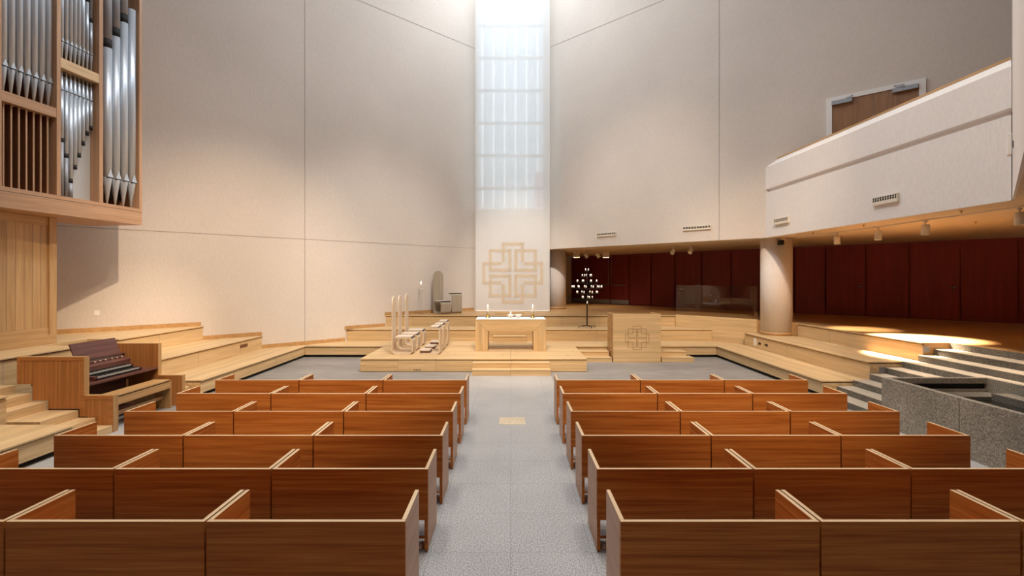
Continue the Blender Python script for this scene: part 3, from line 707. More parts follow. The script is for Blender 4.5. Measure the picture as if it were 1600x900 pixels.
# ------------------------------------------------------------------ scrim with woven emblem
SY = 19.9
t = thing('hanging_scrim', 'tall white translucent scrim with a beige woven cross emblem, hanging behind the altar', 'hanging', (0.08, SY, 1.2))
part('cloth', MB().box(-1.45, 1.608, SY, SY + 0.003, 1.2, 16.6), M['scrim'], t, world=True)
part('hem_bar', MB().box(-1.45, 1.608, SY - 0.006, SY + 0.009, 1.2, 1.235), M['cloth'], t, world=True)
em = MB(); es = 47.9 * SY / 755; ecx = (801.3 - 798) * SY / 755; ecz = 2.55 + 8.3 * SY / 755
for i, (x0, x1, z0, z1) in enumerate(emblem_rects(0.105)):
    em.box(ecx + x0 * es, ecx + x1 * es, SY - 0.006 - i * 0.00004, SY - 0.003, ecz + z0 * es, ecz + z1 * es)
part('emblem', em, M['emblem'], t, world=True)

# ------------------------------------------------------------------ ribbon chairs and kneelers
def rounded(path, r, seg=6):
    pts = [Vector(p) for p in path]; out = [pts[0]]
    for a, b, c in zip(pts, pts[1:], pts[2:]):
        u = (a - b).normalized(); v = (c - b).normalized()
        p0 = b + u * r; p1 = b + v * r; cen = b + u * r + v * r
        for i in range(seg + 1):
            k = i / seg * PI / 2
            out.append(cen - v * r * math.cos(k) - u * r * math.sin(k))
    out.append(pts[-1]); return out
def ribbon(path, thick, w, r):
    c = rounded(path, r); L = []; Rr = []
    for i, p in enumerate(c):
        tdir = (c[min(i + 1, len(c) - 1)] - c[max(i - 1, 0)]).normalized(); nrm = Vector((-tdir.y, tdir.x))
        L.append(p + nrm * thick / 2); Rr.append(p - nrm * thick / 2)
    m = MB()
    rows = []
    for a, b in zip(L, Rr):
        rows.append([m.bm.verts.new((a.x, -w / 2, a.y)), m.bm.verts.new((a.x, w / 2, a.y)), m.bm.verts.new((b.x, w / 2, b.y)), m.bm.verts.new((b.x, -w / 2, b.y))])
    for a, b in zip(rows, rows[1:]):
        for i in range(4):
            f = m._face([a[i], a[(i + 1) % 4], b[(i + 1) % 4], b[i]])
    m._face(rows[0][::-1]); m._face(rows[-1])
    return m
CW, CT = 0.44, 0.035
def chair_proto(label, loc, rz, mat, group):
    t = thing('ribbon_chair', label, 'chair', loc, rz, group)
    part('frame', ribbon([(0.018, 0.35), (0.018, 0.018), (0.60, 0.018), (0.60, 0.47), (0.10, 0.47)], CT, CW, 0.10), mat, t, bevel=0.003)
    n = 14; prof = [(-CW / 2, 0.352)] + [(CW / 2, 0.352)] + [(CW / 2 * math.cos(PI * i / n), 1.45 + CW / 2 * math.sin(PI * i / n)) for i in range(n + 1)]
    part('backrest', MB().extr(prof, (0, 0, 0), (0, 1, 0), (0, 0, 1), (1, 0, 0), CT), mat, t, bevel=0.003)
    sp = part('seat_pad', MB().box(0.10, 0.57, -CW / 2 - 0.004, CW / 2 + 0.004, 0.489, 0.512), M['pad'], t, bevel=0.006)
    part('pad_edging', MB().box(0.572, 0.60, -CW / 2 - 0.002, CW / 2 + 0.002, 0.484, 0.504), M['padedge'], sp)
    return t
def kneeler_proto(label, loc, rz, mat, group):
    t = thing('kneeler', label, 'kneeler', loc, rz, group)
    part('frame', ribbon([(-0.58, 0.018), (0.0, 0.018), (0.0, 0.765), (-0.27, 0.765)], CT, CW, 0.07), mat, t, bevel=0.003)
    kp = part('kneeling_pad', MB().box(-0.57, -0.27, -CW / 2, CW / 2, 0.095, 0.125), M['pad'], t, bevel=0.006)
    part('pad_base', MB().box(-0.56, -0.28, -CW / 2 + 0.01, CW / 2 - 0.01, 0.037, 0.094), M['kneelpad'], kp)
    ap = part('arm_pad', MB().box(-0.27, -0.03, -CW / 2 - 0.004, CW / 2 + 0.004, 0.784, 0.806), M['pad'], t, bevel=0.006)
    part('pad_edging', MB().box(-0.028, 0.0, -CW / 2 - 0.002, CW / 2 + 0.002, 0.779, 0.798), M['padedge'], ap)
    return t
chairs = [(14.15, 'pale bent-wood tall-backed chair on the platform, nearest of three in a row'), (14.98, 'pale bent-wood tall-backed chair on the platform, middle of three in a row')]
c0 = chair_proto(chairs[0][1], (-3.44, 14.15, PZ), 0, M['ply'], 'tall-backed chairs on the altar platform')
copy_tree(c0, None, (-3.44, 14.93, PZ), 0, chairs[1][1])
copy_tree(c0, None, (-3.44, 15.9, T1 + 0.001), 0, 'pale bent-wood tall-backed chair, farthest of three in a row beside the altar')
k0 = kneeler_proto('pale bent-wood kneeler on the platform, nearest of the row facing the chairs', (-2.06, 14.15, PZ), 0, M['ply'], 'kneelers on the altar platform')
copy_tree(k0, None, (-2.06, 14.95, PZ), 0, 'pale bent-wood kneeler on the platform, middle of the row facing the chairs')
copy_tree(k0, None, (-2.06, 15.9, T1 + 0.001), 0, 'pale bent-wood kneeler, farthest of the row facing the chairs')
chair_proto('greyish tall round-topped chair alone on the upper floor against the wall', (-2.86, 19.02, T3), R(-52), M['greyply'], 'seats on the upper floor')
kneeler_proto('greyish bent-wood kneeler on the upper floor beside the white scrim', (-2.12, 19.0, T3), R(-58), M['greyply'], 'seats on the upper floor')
# tall clear candle stand
t = thing('paschal_candle_stand', 'slim clear candle stand with a single flame, left of the tall grey chair', 'candle stand', (-3.45, 18.58, T3))
part('base', MB().lathe([(0.11, 0), (0.11, 0.025), (0.03, 0.03)], seg=20), M['glass'], t)
part('stem', MB().lathe([(0.032, 0.03), (0.032, 1.06)], seg=16), M['glass'], t)
part('candle', MB().lathe([(0.028, 1.06), (0.028, 1.16)], seg=14), M['wax'], t)
part('flame', MB().lathe([(0, 1.16), (0.02, 1.19), (0.015, 1.22), (0, 1.27)], seg=10), M['flame'], t)

# ------------------------------------------------------------------ candle tree
CX, CY = 2.745, 17.38
t = thing('candle_tree', 'black iron candle tree with rings of tea lights on the middle back tier', 'candle stand', (CX, CY, T2))
part('pole', MB().lathe([(0.022, 0.06), (0.022, 0.85), (0.012, 0.86), (0.012, 2.1)], seg=12), M['iron'], t)
for a in (20, 110, 200, 290):
    v = Vector((math.cos(R(a)), math.sin(R(a)), 0))
    part('foot', MB().tube(Vector((0, 0, 0.075)), v * 0.33 + Vector((0, 0, 0.055)), 0.011).tube(v * 0.33 + Vector((0, 0, 0.06)), v * 0.33 + Vector((0, 0, 0.002)), 0.011), M['iron'], t)
levels = [(2.85, 0.05, 2, 0), (2.645, 0.17, 5, 15), (2.445, 0.37, 8, 11), (2.238, 0.53, 13, 8), (2.045, 0.38, 8, 20), (1.86, 0.19, 5, 0)]
names = ['topmost', 'second', 'third', 'widest', 'fifth', 'lowest']
tl = None
for (z, rad, n, ph), nm in zip(levels, names):
    ring = MB()
    for i in range(n):
        a = R(ph) + 2 * PI * i / n
        v = Vector((math.cos(a), math.sin(a), 0))
        ring.tube((0, 0, z - T2 - 0.07), v * rad + Vector((0, 0, z - T2 - 0.042)), 0.006, 6)
        ring.lathe([(0.03, z - T2 - 0.032), (0.03, z - T2 - 0.026)], v * rad, 10)
    part('candle_arm_ring', ring, M['iron'], t)
    for i in range(n):
        a = R(ph) + 2 * PI * i / n
        loc = (CX + rad * math.cos(a), CY + rad * math.sin(a), z - 0.025)
        lab = 'lit tea light on the %s ring of the candle tree' % nm
        grp = 'tea lights on the %s ring' % nm
        if tl is None:
            mm = MB().lathe([(0.022, 0), (0.025, 0.045), (0.02, 0.05)], seg=10); mm.mi = 1
            mm.lathe([(0, 0.05), (0.009, 0.06), (0.007, 0.07), (0, 0.088)], seg=8)
            tl = solo('tea_light', mm, [M['wax'], M['flame']], lab, 'candle', None, grp); tl.location = loc
        else:
            copy_tree(tl, None, loc, None, lab, grp)
copy_tree(tl, None, (CX, CY - 0.045, T2 + 0.862), None, 'single lit tea light below the rings of the candle tree', 'tea lights low on the pole')

# ------------------------------------------------------------------ organ
OZ = 3.83; OL = 3.12
og = thing('pipe_organ', 'tall oak organ case with rows of silver pipes, cantilevered at the left', 'organ', (-8.88, 11.64, OZ), -math.asin(0.0975))
D0 = -1.4
part('base_board', MB().box(D0, 0, -OL, 0, 0, 0.30), M['orgY'], og, bevel=0.004)
part('groove', MB().box(D0, -0.006, -OL + 0.004, -0.004, 0.30, 0.308), M['black'], og)
part('sill', MB().box(D0, 0, -OL, 0, 0.308, 0.385), M['orgY'], og, bevel=0.003)
HZ = 6.1
for u0, u1 in [(0.0, 0.075), (1.0, 1.09), (1.91, 1.99), (2.95, OL)]:
    part('stile', MB().box(D0 + 0.1, 0, -u1, -u0, 0.386, HZ), M['orgZ'], og, bevel=0.003)
part('back_board', MB().box(D0, D0 + 0.09, -OL, 0, 0.386, HZ), M['louvre'], og)
part('cornice', MB().box(D0, 0, -OL, 0, HZ + 0.001, HZ + 0.3), M['orgY'], og)
part('rail', MB().box(-0.75, -0.005, -2.949, -1.991, 5.76 - OZ, 5.95 - OZ), M['orgY'], og, bevel=0.003)
part('rail', MB().box(-0.75, -0.005, -1.909, -1.091, 6.81 - OZ, 7.01 - OZ), M['edgeY'], og, bevel=0.003)
def pipe(x, u, z0, foot, top, r, parent, mat=None, inv=False, cap=False, stop=None):
    """z0 foot tip, foot cone height, top of pipe"""
    s = -1 if inv else 1
    m = MB()
    m.lathe([(0.014, 0), (r * 0.98, s * foot * 0.97), (r, s * foot)] , (x, -u, z0), 20)
    # body with flattened mouth
    m.lathe([(r, s * (foot + 0.001)), (r, s * abs(top - z0))], (x, -u, z0), 20)
    o = part('pipe', m, mat or M['tin'], parent)
    zf = z0 + s * foot
    lip = MB(); za, zb = sorted((zf - s * 0.004, zf + s * 0.012))
    lip.box(x + r * 0.45, x + r * 1.04, -u - r * 0.8, -u + r * 0.8, za, zb)
    part('mouth', lip, M['black'], o)
    # upper lip plate: a flat gusset tapering up
    gp = MB(); h = 2.1 * r
    v = [gp.bm.verts.new(c) for c in [(x + r * 1.0, -u - r * 0.75, zf + s * 0.014), (x + r * 1.0, -u + r * 0.75, zf + s * 0.014), (x + r * 1.0, -u, zf + s * (0.014 + h)),
                                      (x + r * 0.6, -u - r * 0.75, zf + s * 0.014), (x + r * 0.6, -u + r * 0.75, zf + s * 0.014), (x + r * 0.6, -u, zf + s * (0.014 + h))]]
    gp._face([v[0], v[1], v[2]]); gp._face([v[3], v[5], v[4]]); gp._face([v[0], v[3], v[4], v[1]]); gp._face([v[1], v[4], v[5], v[2]]); gp._face([v[2], v[5], v[3], v[0]])
    part('lip', gp, mat or M['tin'], o)
    if cap:
        z1, z2 = sorted((top, top + s * cap))
        part('collar', MB().lathe([(r * 0.97, z1), (r * 0.97, z2)], (x, -u, 0), 20), M['black'], o)
        if stop:
            z3, z4 = sorted((top + s * cap, stop))
            part('extension', MB().lathe([(r * 0.98, z3), (r * 0.98, z4)], (x, -u, 0), 20), M['zinc'], o)
    return o
# right bay: four large pipes with stepped tops
zt = [(0.79, 7.72), (0.59, 8.07), (0.385, 8.50), (0.18, 8.92)]
for u, top in zt:
    pipe(-0.12, u, 4.225 - OZ, 0.585, top - OZ, 0.092, og, cap=0.20 if u > 0.3 else False, stop=(HZ - 0.02) if u > 0.3 else None)
part('windchest', MB().box(-0.62, -0.42, -0.99, -0.08, 0.60, 0.80), M['black'], og)
# left bay: seven pipes above a rail, swell louvres below
for i in range(7):
    u = 2.035 + 0.132 * i
    pipe(-0.14, u, 5.955 - OZ, 0.475, HZ - 0.05, 0.061, og)
for i in range(7):
    u = 2.09 + 0.128 * i
    part('louvre', MB().box(-0.32, -0.10, -u - 0.013, -u + 0.013, 0.386, 5.755 - OZ), M['louvre'], og)
    part('louvre_edge', MB().box(-0.10, -0.082, -u - 0.013, -u + 0.013, 0.386, 5.755 - OZ), M['orgZ'], og)
# middle bay: nine pipes above the rail, hanging inverted pipes below
uu = [1.155 + 0.0895 * i for i in range(9)]
tops = [8.1, 8.5, 9.2, HZ + OZ - 0.1, HZ + OZ - 0.1, HZ + OZ - 0.1, HZ + OZ - 0.1, 9.0, 8.4]
rs = [0.030, 0.032, 0.036, 0.039, 0.042, 0.042, 0.039, 0.036, 0.034]
for i, (u, tp, r) in enumerate(zip(uu, tops, rs)):
    capd = 0.1 if tp < HZ + OZ - 0.2 else False
    pipe(-0.13, u, 7.02 - OZ, 0.37, tp - OZ, r, og, cap=capd, stop=HZ - 0.05 if capd else None)
ends = [5.86, 5.72, 5.48, 5.20, 4.93, 4.62, 5.12, 5.42, 5.56]
for i, (u, tp, r) in enumerate(zip(uu, ends, rs)):
    pipe(-0.13, u, 6.80 - OZ, 0.40, tp - OZ, r, og, inv=True, cap=0.09, stop=0.39 if i >= 5 else None)
part('grey_panel', MB().box(-0.25, -0.22, -1.908, -1.092, 0.386, 2.9), M['greyback'], og)
# timber cabinet below the organ
cb = thing('organ_cabinet', 'oak plank cabinet standing below the organ at the left edge', 'cabinet', (-10.6, 8.4, T3))
part('plinth', MB().box(-11.6, -9.62, 5.5, 10.24, T3, T3 + 0.20), M['cabz'], cb, world=True, bevel=0.003)
part('plank_front', MB().box(-11.6, -9.66, 5.5, 10.08, T3 + 0.35, SOF - 0.15), M['cabplank'], cb, world=True)
part('bottom_rail', MB().box(-11.6, -9.645, 5.5, 10.08, T3 + 0.201, T3 + 0.349), M['cabz'], cb, world=True)
part('top_rail', MB().box(-11.6, -9.645, 5.5, 10.08, SOF - 0.149, SOF + 0.025), M['cabz'], cb, world=True)
part('corner_post', MB().box(-11.6, -9.62, 10.081, 10.24, T3 + 0.201, SOF + 0.025), wood('corner_post_oak', [(0.48, 0.27, 0.115), (0.56, 0.34, 0.15), (0.63, 0.40, 0.19)], 'Z', 0.6, 14, 0.42), cb, world=True)

# ------------------------------------------------------------------ organ console with its bench
cs = thing('organ_console', 'reddish plank organ console with dark keyboards and open rosewood lid', 'organ console', (-7.3, 8.88, 0))
def side_panel(y0, y1):
    pr = [(-8.17, 0.80), (-8.17, 1.248), (-7.06, 1.248), (-7.06, 0.61), (-6.58, 0.61), (-6.58, 0.0), (-7.0, 0.0), (-7.0, 0.26), (-7.14, 0.26), (-7.14, 0.39), (-7.66, 0.39), (-7.66, 0.53), (-7.92, 0.53), (-7.92, 0.80)]
    return MB().extr(pr, (0, y0, 0), (1, 0, 0), (0, 0, 1), (0, 1, 0), y1 - y0)
pn = [0]
def edge_fix(o):
    for f in o.data.polygons:
        if f.normal.x > 0.7 or f.normal.z > 0.7: f.material_index = 1
s1 = part('side_panel', side_panel(8.0, 8.095), [M['conplank'], M['oakdZ']], cs, world=True); edge_fix(s1)
s2 = part('side_panel', side_panel(9.68, 9.77), [M['conplank'], M['oakdZ']], cs, world=True); edge_fix(s2)
# frame boards around the plank infill of the near panel
fb = MB().box(-8.17, -7.06, 7.994, 7.9995, 1.19, 1.247).box(-8.17, -8.11, 7.994, 7.9995, 0.82, 1.19).box(-7.12, -7.06, 7.994, 7.9995, 0.40, 1.19).box(-6.66, -6.585, 7.994, 7.9995, 0.02, 0.605).box(-7.06, -6.66, 7.994, 7.9995, 0.55, 0.605)
part('panel_frame', fb, M['conX'], s1, world=True)
part('back_board', MB().box(-8.15, -8.05, 8.096, 9.679, 0.80, 1.05), M['conY'], cs, world=True)
part('knee_board', MB().box(-7.75, -7.70, 8.096, 9.679, 0.03, 0.74), M['rose'], cs, world=True)
part('pedal_board', MB().box(-7.68, -7.2, 8.3, 9.5, 0.02, 0.10), M['rose'], cs, world=True)
part('key_desk', MB().box(-8.04, -7.06, 8.097, 9.678, 0.745, 0.772), M['rose'], cs, world=True)
part('top_deck', MB().box(-8.04, -7.72, 8.097, 9.678, 1.045, 1.065), M['rose'], cs, world=True)
st = MB().extr([(-7.72, 1.06), (-7.50, 0.97), (-7.50, 0.88), (-7.72, 0.88)], (0, 8.25, 0), (1, 0, 0), (0, 0, 1), (0, 1, 0), 1.28)
jb = part('stop_jamb', st, M['rose'], cs, world=True)
for k in range(30):
    y = 8.33 + k * 0.039 + (0.03 if k > 9 else 0) + (0.03 if k > 19 else 0)
    if y < 9.5:
        tb = MB().box(-0.012, 0.012, -0.011, 0.011, 0, 0.02); tb.xf(Matrix.Translation((-7.60, y, 1.012)) @ Matrix.Rotation(R(-22), 4, 'Y').inverted())
        part('stop_tab', tb, M['kneelpad'] if k % 3 else M['pad'], jb, world=True)
def manual(x0, x1, z, y0=8.42, y1=9.36):
    w = part('keyboard', MB().box(x0, x1, y0, y1, z - 0.02, z), M['keys_w'], cs, world=True)
    bk = MB(); n = 36; d = (y1 - y0) / n
    for i in range(n):
        if i % 7 not in (2, 6): bk.box(x0 + 0.002, x0 + 0.10, y0 + d * (i + 1) - 0.0075, y0 + d * (i + 1) + 0.0075, z, z + 0.011)
    part('black_keys', bk, M['black'], w, world=True)
    gp = MB()
    for i in range(1, n): gp.box(x0 + 0.09, x1 + 0.001, y0 + d * i - 0.002, y0 + d * i + 0.002, z - 0.015, z + 0.0006)
    part('key_gaps', gp, M['black'], w, world=True)
    for ya, yb in ((y0 - 0.06, y0 - 0.001), (y1 + 0.001, y1 + 0.06)):
        part('key_slip', MB().box(x0, x1 - 0.01, ya, yb, z - 0.06, z + 0.02), M['rose'], cs, world=True)
manual(-7.50, -7.35, 0.885); manual(-7.345, -7.19, 0.825)
part('manual_block', MB().box(-7.50, -7.36, 8.37, 9.42, 0.773, 0.864).box(-7.344, -7.20, 8.37, 9.42, 0.773, 0.804), M['black'], cs, world=True)
ld = MB().extr([(0, 0), (0.022, 0), (0.022, 0.34), (0, 0.34)], (0, 0, 0), (1, 0, 0), (0, 0, 1), (0, 1, 0), 0.98)
ld.xf(Matrix.Translation((-7.66, 8.50, 1.066)) @ Matrix.Rotation(R(-22), 4, 'Y'))
part('lid', ld, M['rose'], cs, world=True, bevel=0.003, label='open rosewood lid')
bn = thing('organ_bench', 'pale oak organ bench in front of the console keyboards', 'bench', (-6.84, 8.85, 0))
part('seat', MB().box(-7.0, -6.68, 8.22, 9.48, 0.545, 0.57), M['oakdY'], bn, world=True, bevel=0.004)
part('apron', MB().box(-6.70, -6.675, 8.2205, 9.4795, 0.40, 0.525), M['oakdY'], bn, world=True)
part('gap_board', MB().box(-6.97, -6.71, 8.26, 9.44, 0.525, 0.544), M['black'], bn, world=True)
for y0, y1 in [(8.2, 8.2195), (9.4805, 9.50)]:
    part('leg', MB().box(-6.99, -6.672, y0, y1, 0.0, 0.545), M['oakdZ'], bn, world=True)
part('stretcher', MB().box(-6.86, -6.82, 8.2205, 9.4795, 0.18, 0.25), M['oakdY'], bn, world=True)

# ------------------------------------------------------------------ grilles, lamps, camera on the white walls
def grille(label, cen, dx, w, h, nrm, n=10):
    """slot diffuser with cells, proud of the wall"""
    nrm = Vector(nrm).normalized(); dx = Vector(dx).normalized()
    t = thing('air_grille', label, 'vent', cen, math.atan2(dx.y, dx.x), 'slot grilles on the plaster')
    part('frame', MB().box(-w / 2, w / 2, -0.05, 0.0, -h / 2, -h * 0.08).box(-w / 2, -w / 2 + 0.015, -0.05, 0, -h * 0.08, h / 2).box(w / 2 - 0.015, w / 2, -0.05, 0, -h * 0.08, h / 2).box(-w / 2, w / 2, -0.05, 0, h / 2 - 0.012, h / 2), M['lampwhite'], t)
    part('opening', MB().box(-w / 2 + 0.015, w / 2 - 0.015, -0.040, -0.001, -h * 0.08, h / 2 - 0.012), M['black'], t)
    b = MB()
    for i in range(1, n): b.box(-w / 2 + w * i / n - 0.008, -w / 2 + w * i / n + 0.008, -0.050, -0.041, -h * 0.08, h / 2 - 0.012)
    b.box(-w / 2 + 0.015, w / 2 - 0.015, -0.050, -0.041, h * 0.17, h * 0.21)
    part('blade', b, M['lampwhite'], t)
for x, lab in [(3.72, 'slim air grille on the right wall, nearest the white scrim'), (6.30, 'slim air grille on the right wall, between scrim and balcony')]:
    c = on_wall('R', x, 0.001); w = 0.95
    z = 4.25
    grille(lab, (c.x, c.y, z), DR, w if x > 5 else 0.85, 0.13, NR)
bx0 = lambda y: 7.86 + 0.17 * (14.93 - y) / 7.18 - 0.002
for y, w, lab in [(14.02, 0.70, 'small air grille on the balcony front, above the round column'), (10.25, 0.66, 'larger air grille on the balcony front, above the spotlights')]:
    grille(lab, (bx0(y), y, 4.22), (0.023, -1, 0), w, 0.17, (-1, 0, 0))
# track and lamps below the balcony
solo('lamp_track', MB().box(8.78, 8.82, 8.1, 14.8, SOF - 0.03, SOF - 0.001), M['lampwhite'], 'thin lamp track under the balcony soffit right of the column', 'track', (8.8, 11.5, SOF - 0.03))
def track_lamp(label, x, y, ax, lit=False):
    t = thing('track_lamp', label, 'lamp', (x, y, SOF - 0.03), 0, 'track spotlights under the soffit')
    part('bracket', MB().lathe([(0.035, -0.03), (0.035, 0)], seg=12).tube((0, 0, -0.03), (0, 0, -0.09), 0.012), M['lampwhite'], t)
    ax = Vector(ax).normalized(); c = Vector((0, 0, -0.19))
    part('yoke', MB().tube((0, 0.085, -0.08), (0, 0.085, -0.2), 0.007).tube((0, -0.085, -0.08), (0, -0.085, -0.2), 0.007).tube((0, -0.085, -0.08), (0, 0.085, -0.08), 0.007), M['lampwhite'], t)
    o = c - ax * 0.11
    part('housing', MB().lathe([(0.055, 0), (0.072, 0.015), (0.076, 0.22), (0.066, 0.22), (0.066, 0.19)], o, 20, ax), M['lampwhite'], t)
    part('lamp_face', MB().lathe([(0.064, 0.18), (0.064, 0.187)], o, 20, ax), M['lampface'] if lit else M['pad'], t)
track_lamp('unlit white spotlight on the track, nearest the column', 8.8, 13.03, (0.05, 0, -1))
track_lamp('lit white spotlight on the track, second from the column', 8.8, 11.57, (-0.12, -0.1, -1), True)
track_lamp('unlit white spotlight on the track, third from the column', 8.8, 10.25, (-0.06, 0.03, -1))
track_lamp('white spotlight on the track at the right edge of the view', 8.8, 8.35, (0, 0, -1))
track_lamp('tilted white spotlight in the passage, left one of the middle pair', 6.25, 18.6, (-0.6, -0.55, -0.75))
track_lamp('tilted white spotlight in the passage, right one of the middle pair', 6.75, 18.1, (-0.6, -0.55, -0.75))
track_lamp('tilted white spotlight beside the far column, left one of the pair', 3.42, 21.9, (0.5, -0.1, -0.8))
track_lamp('tilted white spotlight beside the far column, right one of the pair', 3.92, 21.7, (0.5, -0.1, -0.8))
for x, y, lab in [(3.17, 23.4, 'square ceiling downlight close to the far column'), (4.6, 23.4, 'square ceiling downlight right of the tilted spotlights')]:
    t = thing('box_downlight', lab, 'lamp', (x, y, SOF - 0.001))
    m = MB()
    for b4 in [(-0.15, 0.15, -0.15, -0.135), (-0.15, 0.15, 0.135, 0.15), (-0.15, -0.135, -0.135, 0.135), (0.135, 0.15, -0.135, 0.135)]: m.box(*b4, -0.24, 0)
    part('housing', m, M['lampwhite'], t)
    part('lamp_face', MB().box(-0.134, 0.134, -0.134, 0.134, -0.06, -0.05), M['lampface'], t)
t = thing('security_camera', 'small black camera mounted at the top of the round column', 'camera', (8.30, 14.90, 3.64))
part('mount', MB().box(0.02, 0.16, -0.03, 0.05, 0.06, 0.14), M['lampwhite'], t)
part('body', MB().box(-0.08, 0.06, -0.14, 0.0, -0.06, 0.09), M['black'], t, bevel=0.01)
part('lens', MB().lathe([(0.04, 0), (0.04, 0.03)], (-0.01, -0.14, 0.0), 14, (0, -1, 0)), M['iron'], t)
for x, y, lab in [(8.25, 13.2, 'small sprinkler head under the balcony edge, nearest the column'), (8.25, 11.3, 'small sprinkler head under the balcony edge, second from the column'), (8.3, 8.9, 'small sprinkler head under the balcony edge near the right border'), (10.2, 10.6, 'small sprinkler head deeper under the balcony soffit')]:
    solo('sprinkler', MB().lathe([(0.035, -0.001), (0.035, -0.012), (0.01, -0.015), (0.01, -0.04), (0.028, -0.043), (0.028, -0.047)], (x, y, SOF), 12), M['brass'], lab, 'sprinkler', (x, y, SOF - 0.047))
# small loudspeaker on the return wall
c = Vector((8.035, 7.74, 0)) + d * 0.75 - n2 * 0.001
t = thing('wall_speaker', 'small white loudspeaker on the return wall at the right border', 'speaker', (c.x, c.y, 4.55), math.atan2(-n2.y, -n2.x) - PI / 2)
part('cabinet', MB().box(-0.09, 0.09, 0.02, 0.07, -0.16, 0.16), M['white'], t, bevel=0.01)
part('bracket', MB().box(-0.03, 0.03, 0.0, 0.02, -0.05, 0.05), M['steel'], t)

# ------------------------------------------------------------------ outside the window
t = thing('office_facade', 'pale glass building facade with white fins seen through the tall window', 'building', (0, 33, 0))
part('wall', MB().box(-12, 12, 33, 33.4, 7.2, 32), M['facade'], t, world=True)
fn = MB()
for k in range(-14, 15): fn.box(0.33 + k * 0.745 - 0.06, 0.33 + k * 0.745 + 0.06, 32.7, 33, 7.4, 32)
part('fin', fn, M['fin'], t, world=True)
t = thing('street_flag', 'slanting white flagpole with a limp pinkish flag outside the window', 'flag', (0.25, 24, 6.05))
part('flagpole', MB().tube((0.22, 24, 6.05), (1.60, 24, 8.2), 0.03), M['fin'], t, world=True)
fl = MB(); rows = []
for i in range(9):
    zt = 7.75 - i * 0.22
    rows.append([fl.bm.verts.new((1.18 + j * 0.07 + 0.02 * math.sin(i), 24 + 0.05 * math.sin(j * 1.9 + i * 0.3), zt + j * 0.02)) for j in range(7)])
for a, b in zip(rows, rows[1:]):
    for j in range(6): fl._face([a[j], a[j + 1], b[j + 1], b[j]])
fo = part('cloth', fl, M['flagcloth'], t, world=True)
sm = fo.modifiers.new('thick', 'SOLIDIFY'); sm.thickness = 0.01

# ------------------------------------------------------------------ world, lights
wd = bpy.data.worlds.new('World'); SC.world = wd; wd.use_nodes = True
bg = wd.node_tree.nodes['Background']; bg.inputs[0].default_value = (0.80, 0.90, 1.0, 1); bg.inputs[1].default_value = 3.1
def area(name, loc, rot, sx, sy, power, col, spread=180):
    L = bpy.data.lights.new(name, 'AREA'); L.shape = 'RECTANGLE'; L.size = sx; L.size_y = sy; L.energy = power; L.color = col; L.spread = R(spread)
    o = bpy.data.objects.new(name, L); o.location = loc; o.rotation_euler = rot; COL.objects.link(o); return o
def spot(name, loc, tgt, power, col, size, blend=0.5, rad=0.15):
    L = bpy.data.lights.new(name, 'SPOT'); L.energy = power; L.color = col; L.spot_size = R(size); L.spot_blend = blend; L.shadow_soft_size = rad
    o = bpy.data.objects.new(name, L); o.location = loc
    o.rotation_euler = (Vector(tgt) - Vector(loc)).to_track_quat('-Z', 'Y').to_euler(); COL.objects.link(o); return o
WARM = (1.0, 0.78, 0.56); COOL = (0.84, 0.92, 1.0); NEUT = (1.0, 0.90, 0.79)
area('roof_light', (0, 16.2, 17.0), (0, 0, 0), 3.0, 9, 720, COOL)
area('roof_light', (0, 6, 17.0), (0, 0, 0), 3.0, 9, 450, COOL)
for sx in (-4.2, 4.2):
    for y, e in ((5.5, 110), (9.5, 90)):
        area('ceiling_lamp', (sx, y, 16.6), (0, 0, 0), 1.6, 1.6, e, NEUT, 80)
spot('altar_spot', (-2.5, 3, 16), (-0.6, 14.0, 0.4), 6500, WARM, 22, 0.8, 0.3)
spot('altar_spot', (2.5, 3, 16), (0.9, 14.2, 0.4), 6500, WARM, 22, 0.8, 0.3)
spot('tier_fill', (3.0, 0.0, 15), (7.2, 14.6, 0.8), 10000, WARM, 30, 0.9, 0.3)  # unseen light, added to brighten walls, column and tiers
spot('tier_fill', (1.6, 4.0, 14.2), (-7.6, 13.8, 1.4), 9500, WARM, 36, 0.9, 0.12)
for sx in (-1, 1):
    spot('pew_fill', (sx * 3.3, -2.6, 9.0), (sx * 3.0, 9.1, 0.4), 4200, WARM, 28, 1.0, 0.3)  # added behind the camera to lift the far pew backs
    spot('side_fill', (sx * 2.0, 2.0, 15.5), (sx * 7.2, 7.8, 0.6), 4600 if sx < 0 else 3000, WARM, 19, 1.0, 0.3)  # added fill on the side tiers and stairs
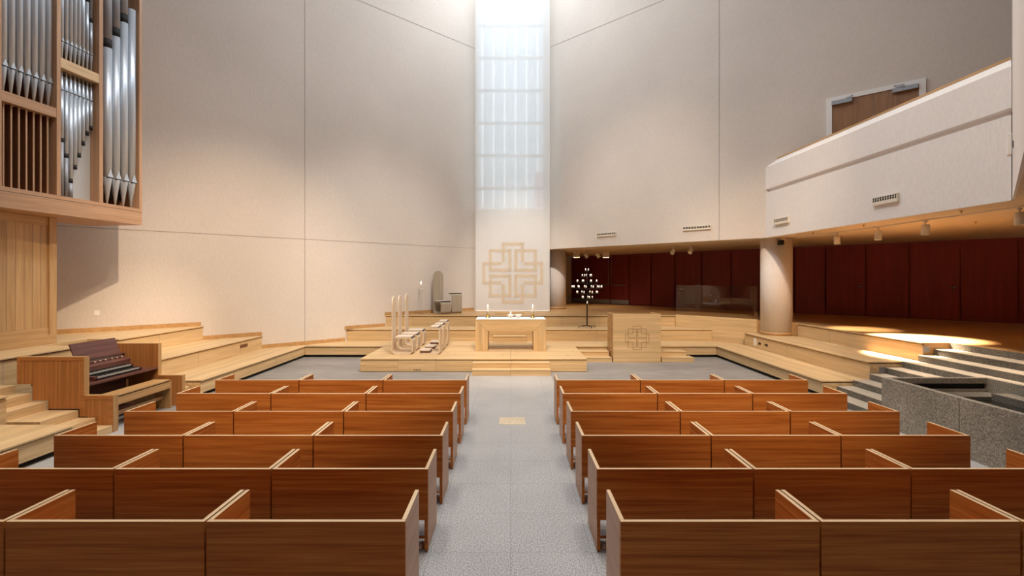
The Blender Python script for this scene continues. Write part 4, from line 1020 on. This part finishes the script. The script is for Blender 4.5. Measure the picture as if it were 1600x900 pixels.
spot('wall_fill', (3.0, 5.0, 15.2), (-4.4, 17.4, 2.6), 6500, NEUT, 30, 1.0, 0.3)  # added wash for dim stretches of the splayed walls
spot('wall_fill', (-3.0, 5.0, 15.2), (4.6, 17.6, 5.0), 4500, NEUT, 28, 1.0, 0.3)
spot('scrim_fill', (0, 4, 16.5), (0.35, 19.9, 2.7), 15000, NEUT, 18, 0.9, 0.3)  # added front light to whiten the lower scrim
spot('left_wall_spot', (2.04, 5.55, 13.35), (-9.7, 12.8, 0.9), 6000, WARM, 13, 1.0, 0.05)
spot('track_spot', (8.78, 11.54, 3.43), (9.3, 11.1, 1.2), 11000, WARM, 52, 0.8, 0.05)
spot('track_spot', (8.80, 13.03, 3.42), (9.45, 13.1, 1.2), 850, WARM, 44, 0.8, 0.05)
spot('track_spot', (8.82, 10.25, 3.42), (8.7, 9.6, 1.0), 420, WARM, 50, 0.8, 0.05)
spot('track_spot', (8.80, 8.35, 3.42), (9.0, 7.6, 1.2), 360, WARM, 70, 0.8, 0.05)
for x, y in ((3.17, 23.4), (4.6, 23.4)):
    spot('downlight', (x, y, 3.70), (x, y, 1.2), 90, WARM, 130, 0.7, 0.08)

# ------------------------------------------------------------------ camera, colour management
cam = bpy.data.cameras.new('camera'); co = bpy.data.objects.new('camera', cam); COL.objects.link(co)
co.location = (0, 0, 2.55); co.rotation_euler = (PI / 2, 0, 0)
cam.sensor_width = 36; cam.lens = 755 * 36 / 1600
cam.shift_x = (800 - 798) / 1600; cam.shift_y = -(450 - 435) / 1600
cam.clip_start = 0.05; cam.clip_end = 200
SC.camera = co
SC.view_settings.view_transform = 'Standard'; SC.view_settings.look = 'None'; SC.view_settings.gamma = 1; SC.view_settings.use_curve_mapping = False
SC.view_settings.exposure = 0.0
SC.cycles.use_denoising = True
SC.cycles.max_bounces = 10; SC.cycles.diffuse_bounces = 6; SC.cycles.transparent_max_bounces = 12
SC.cycles.caustics_reflective = False; SC.cycles.caustics_refractive = False
SC.cycles.sample_clamp_indirect = 6
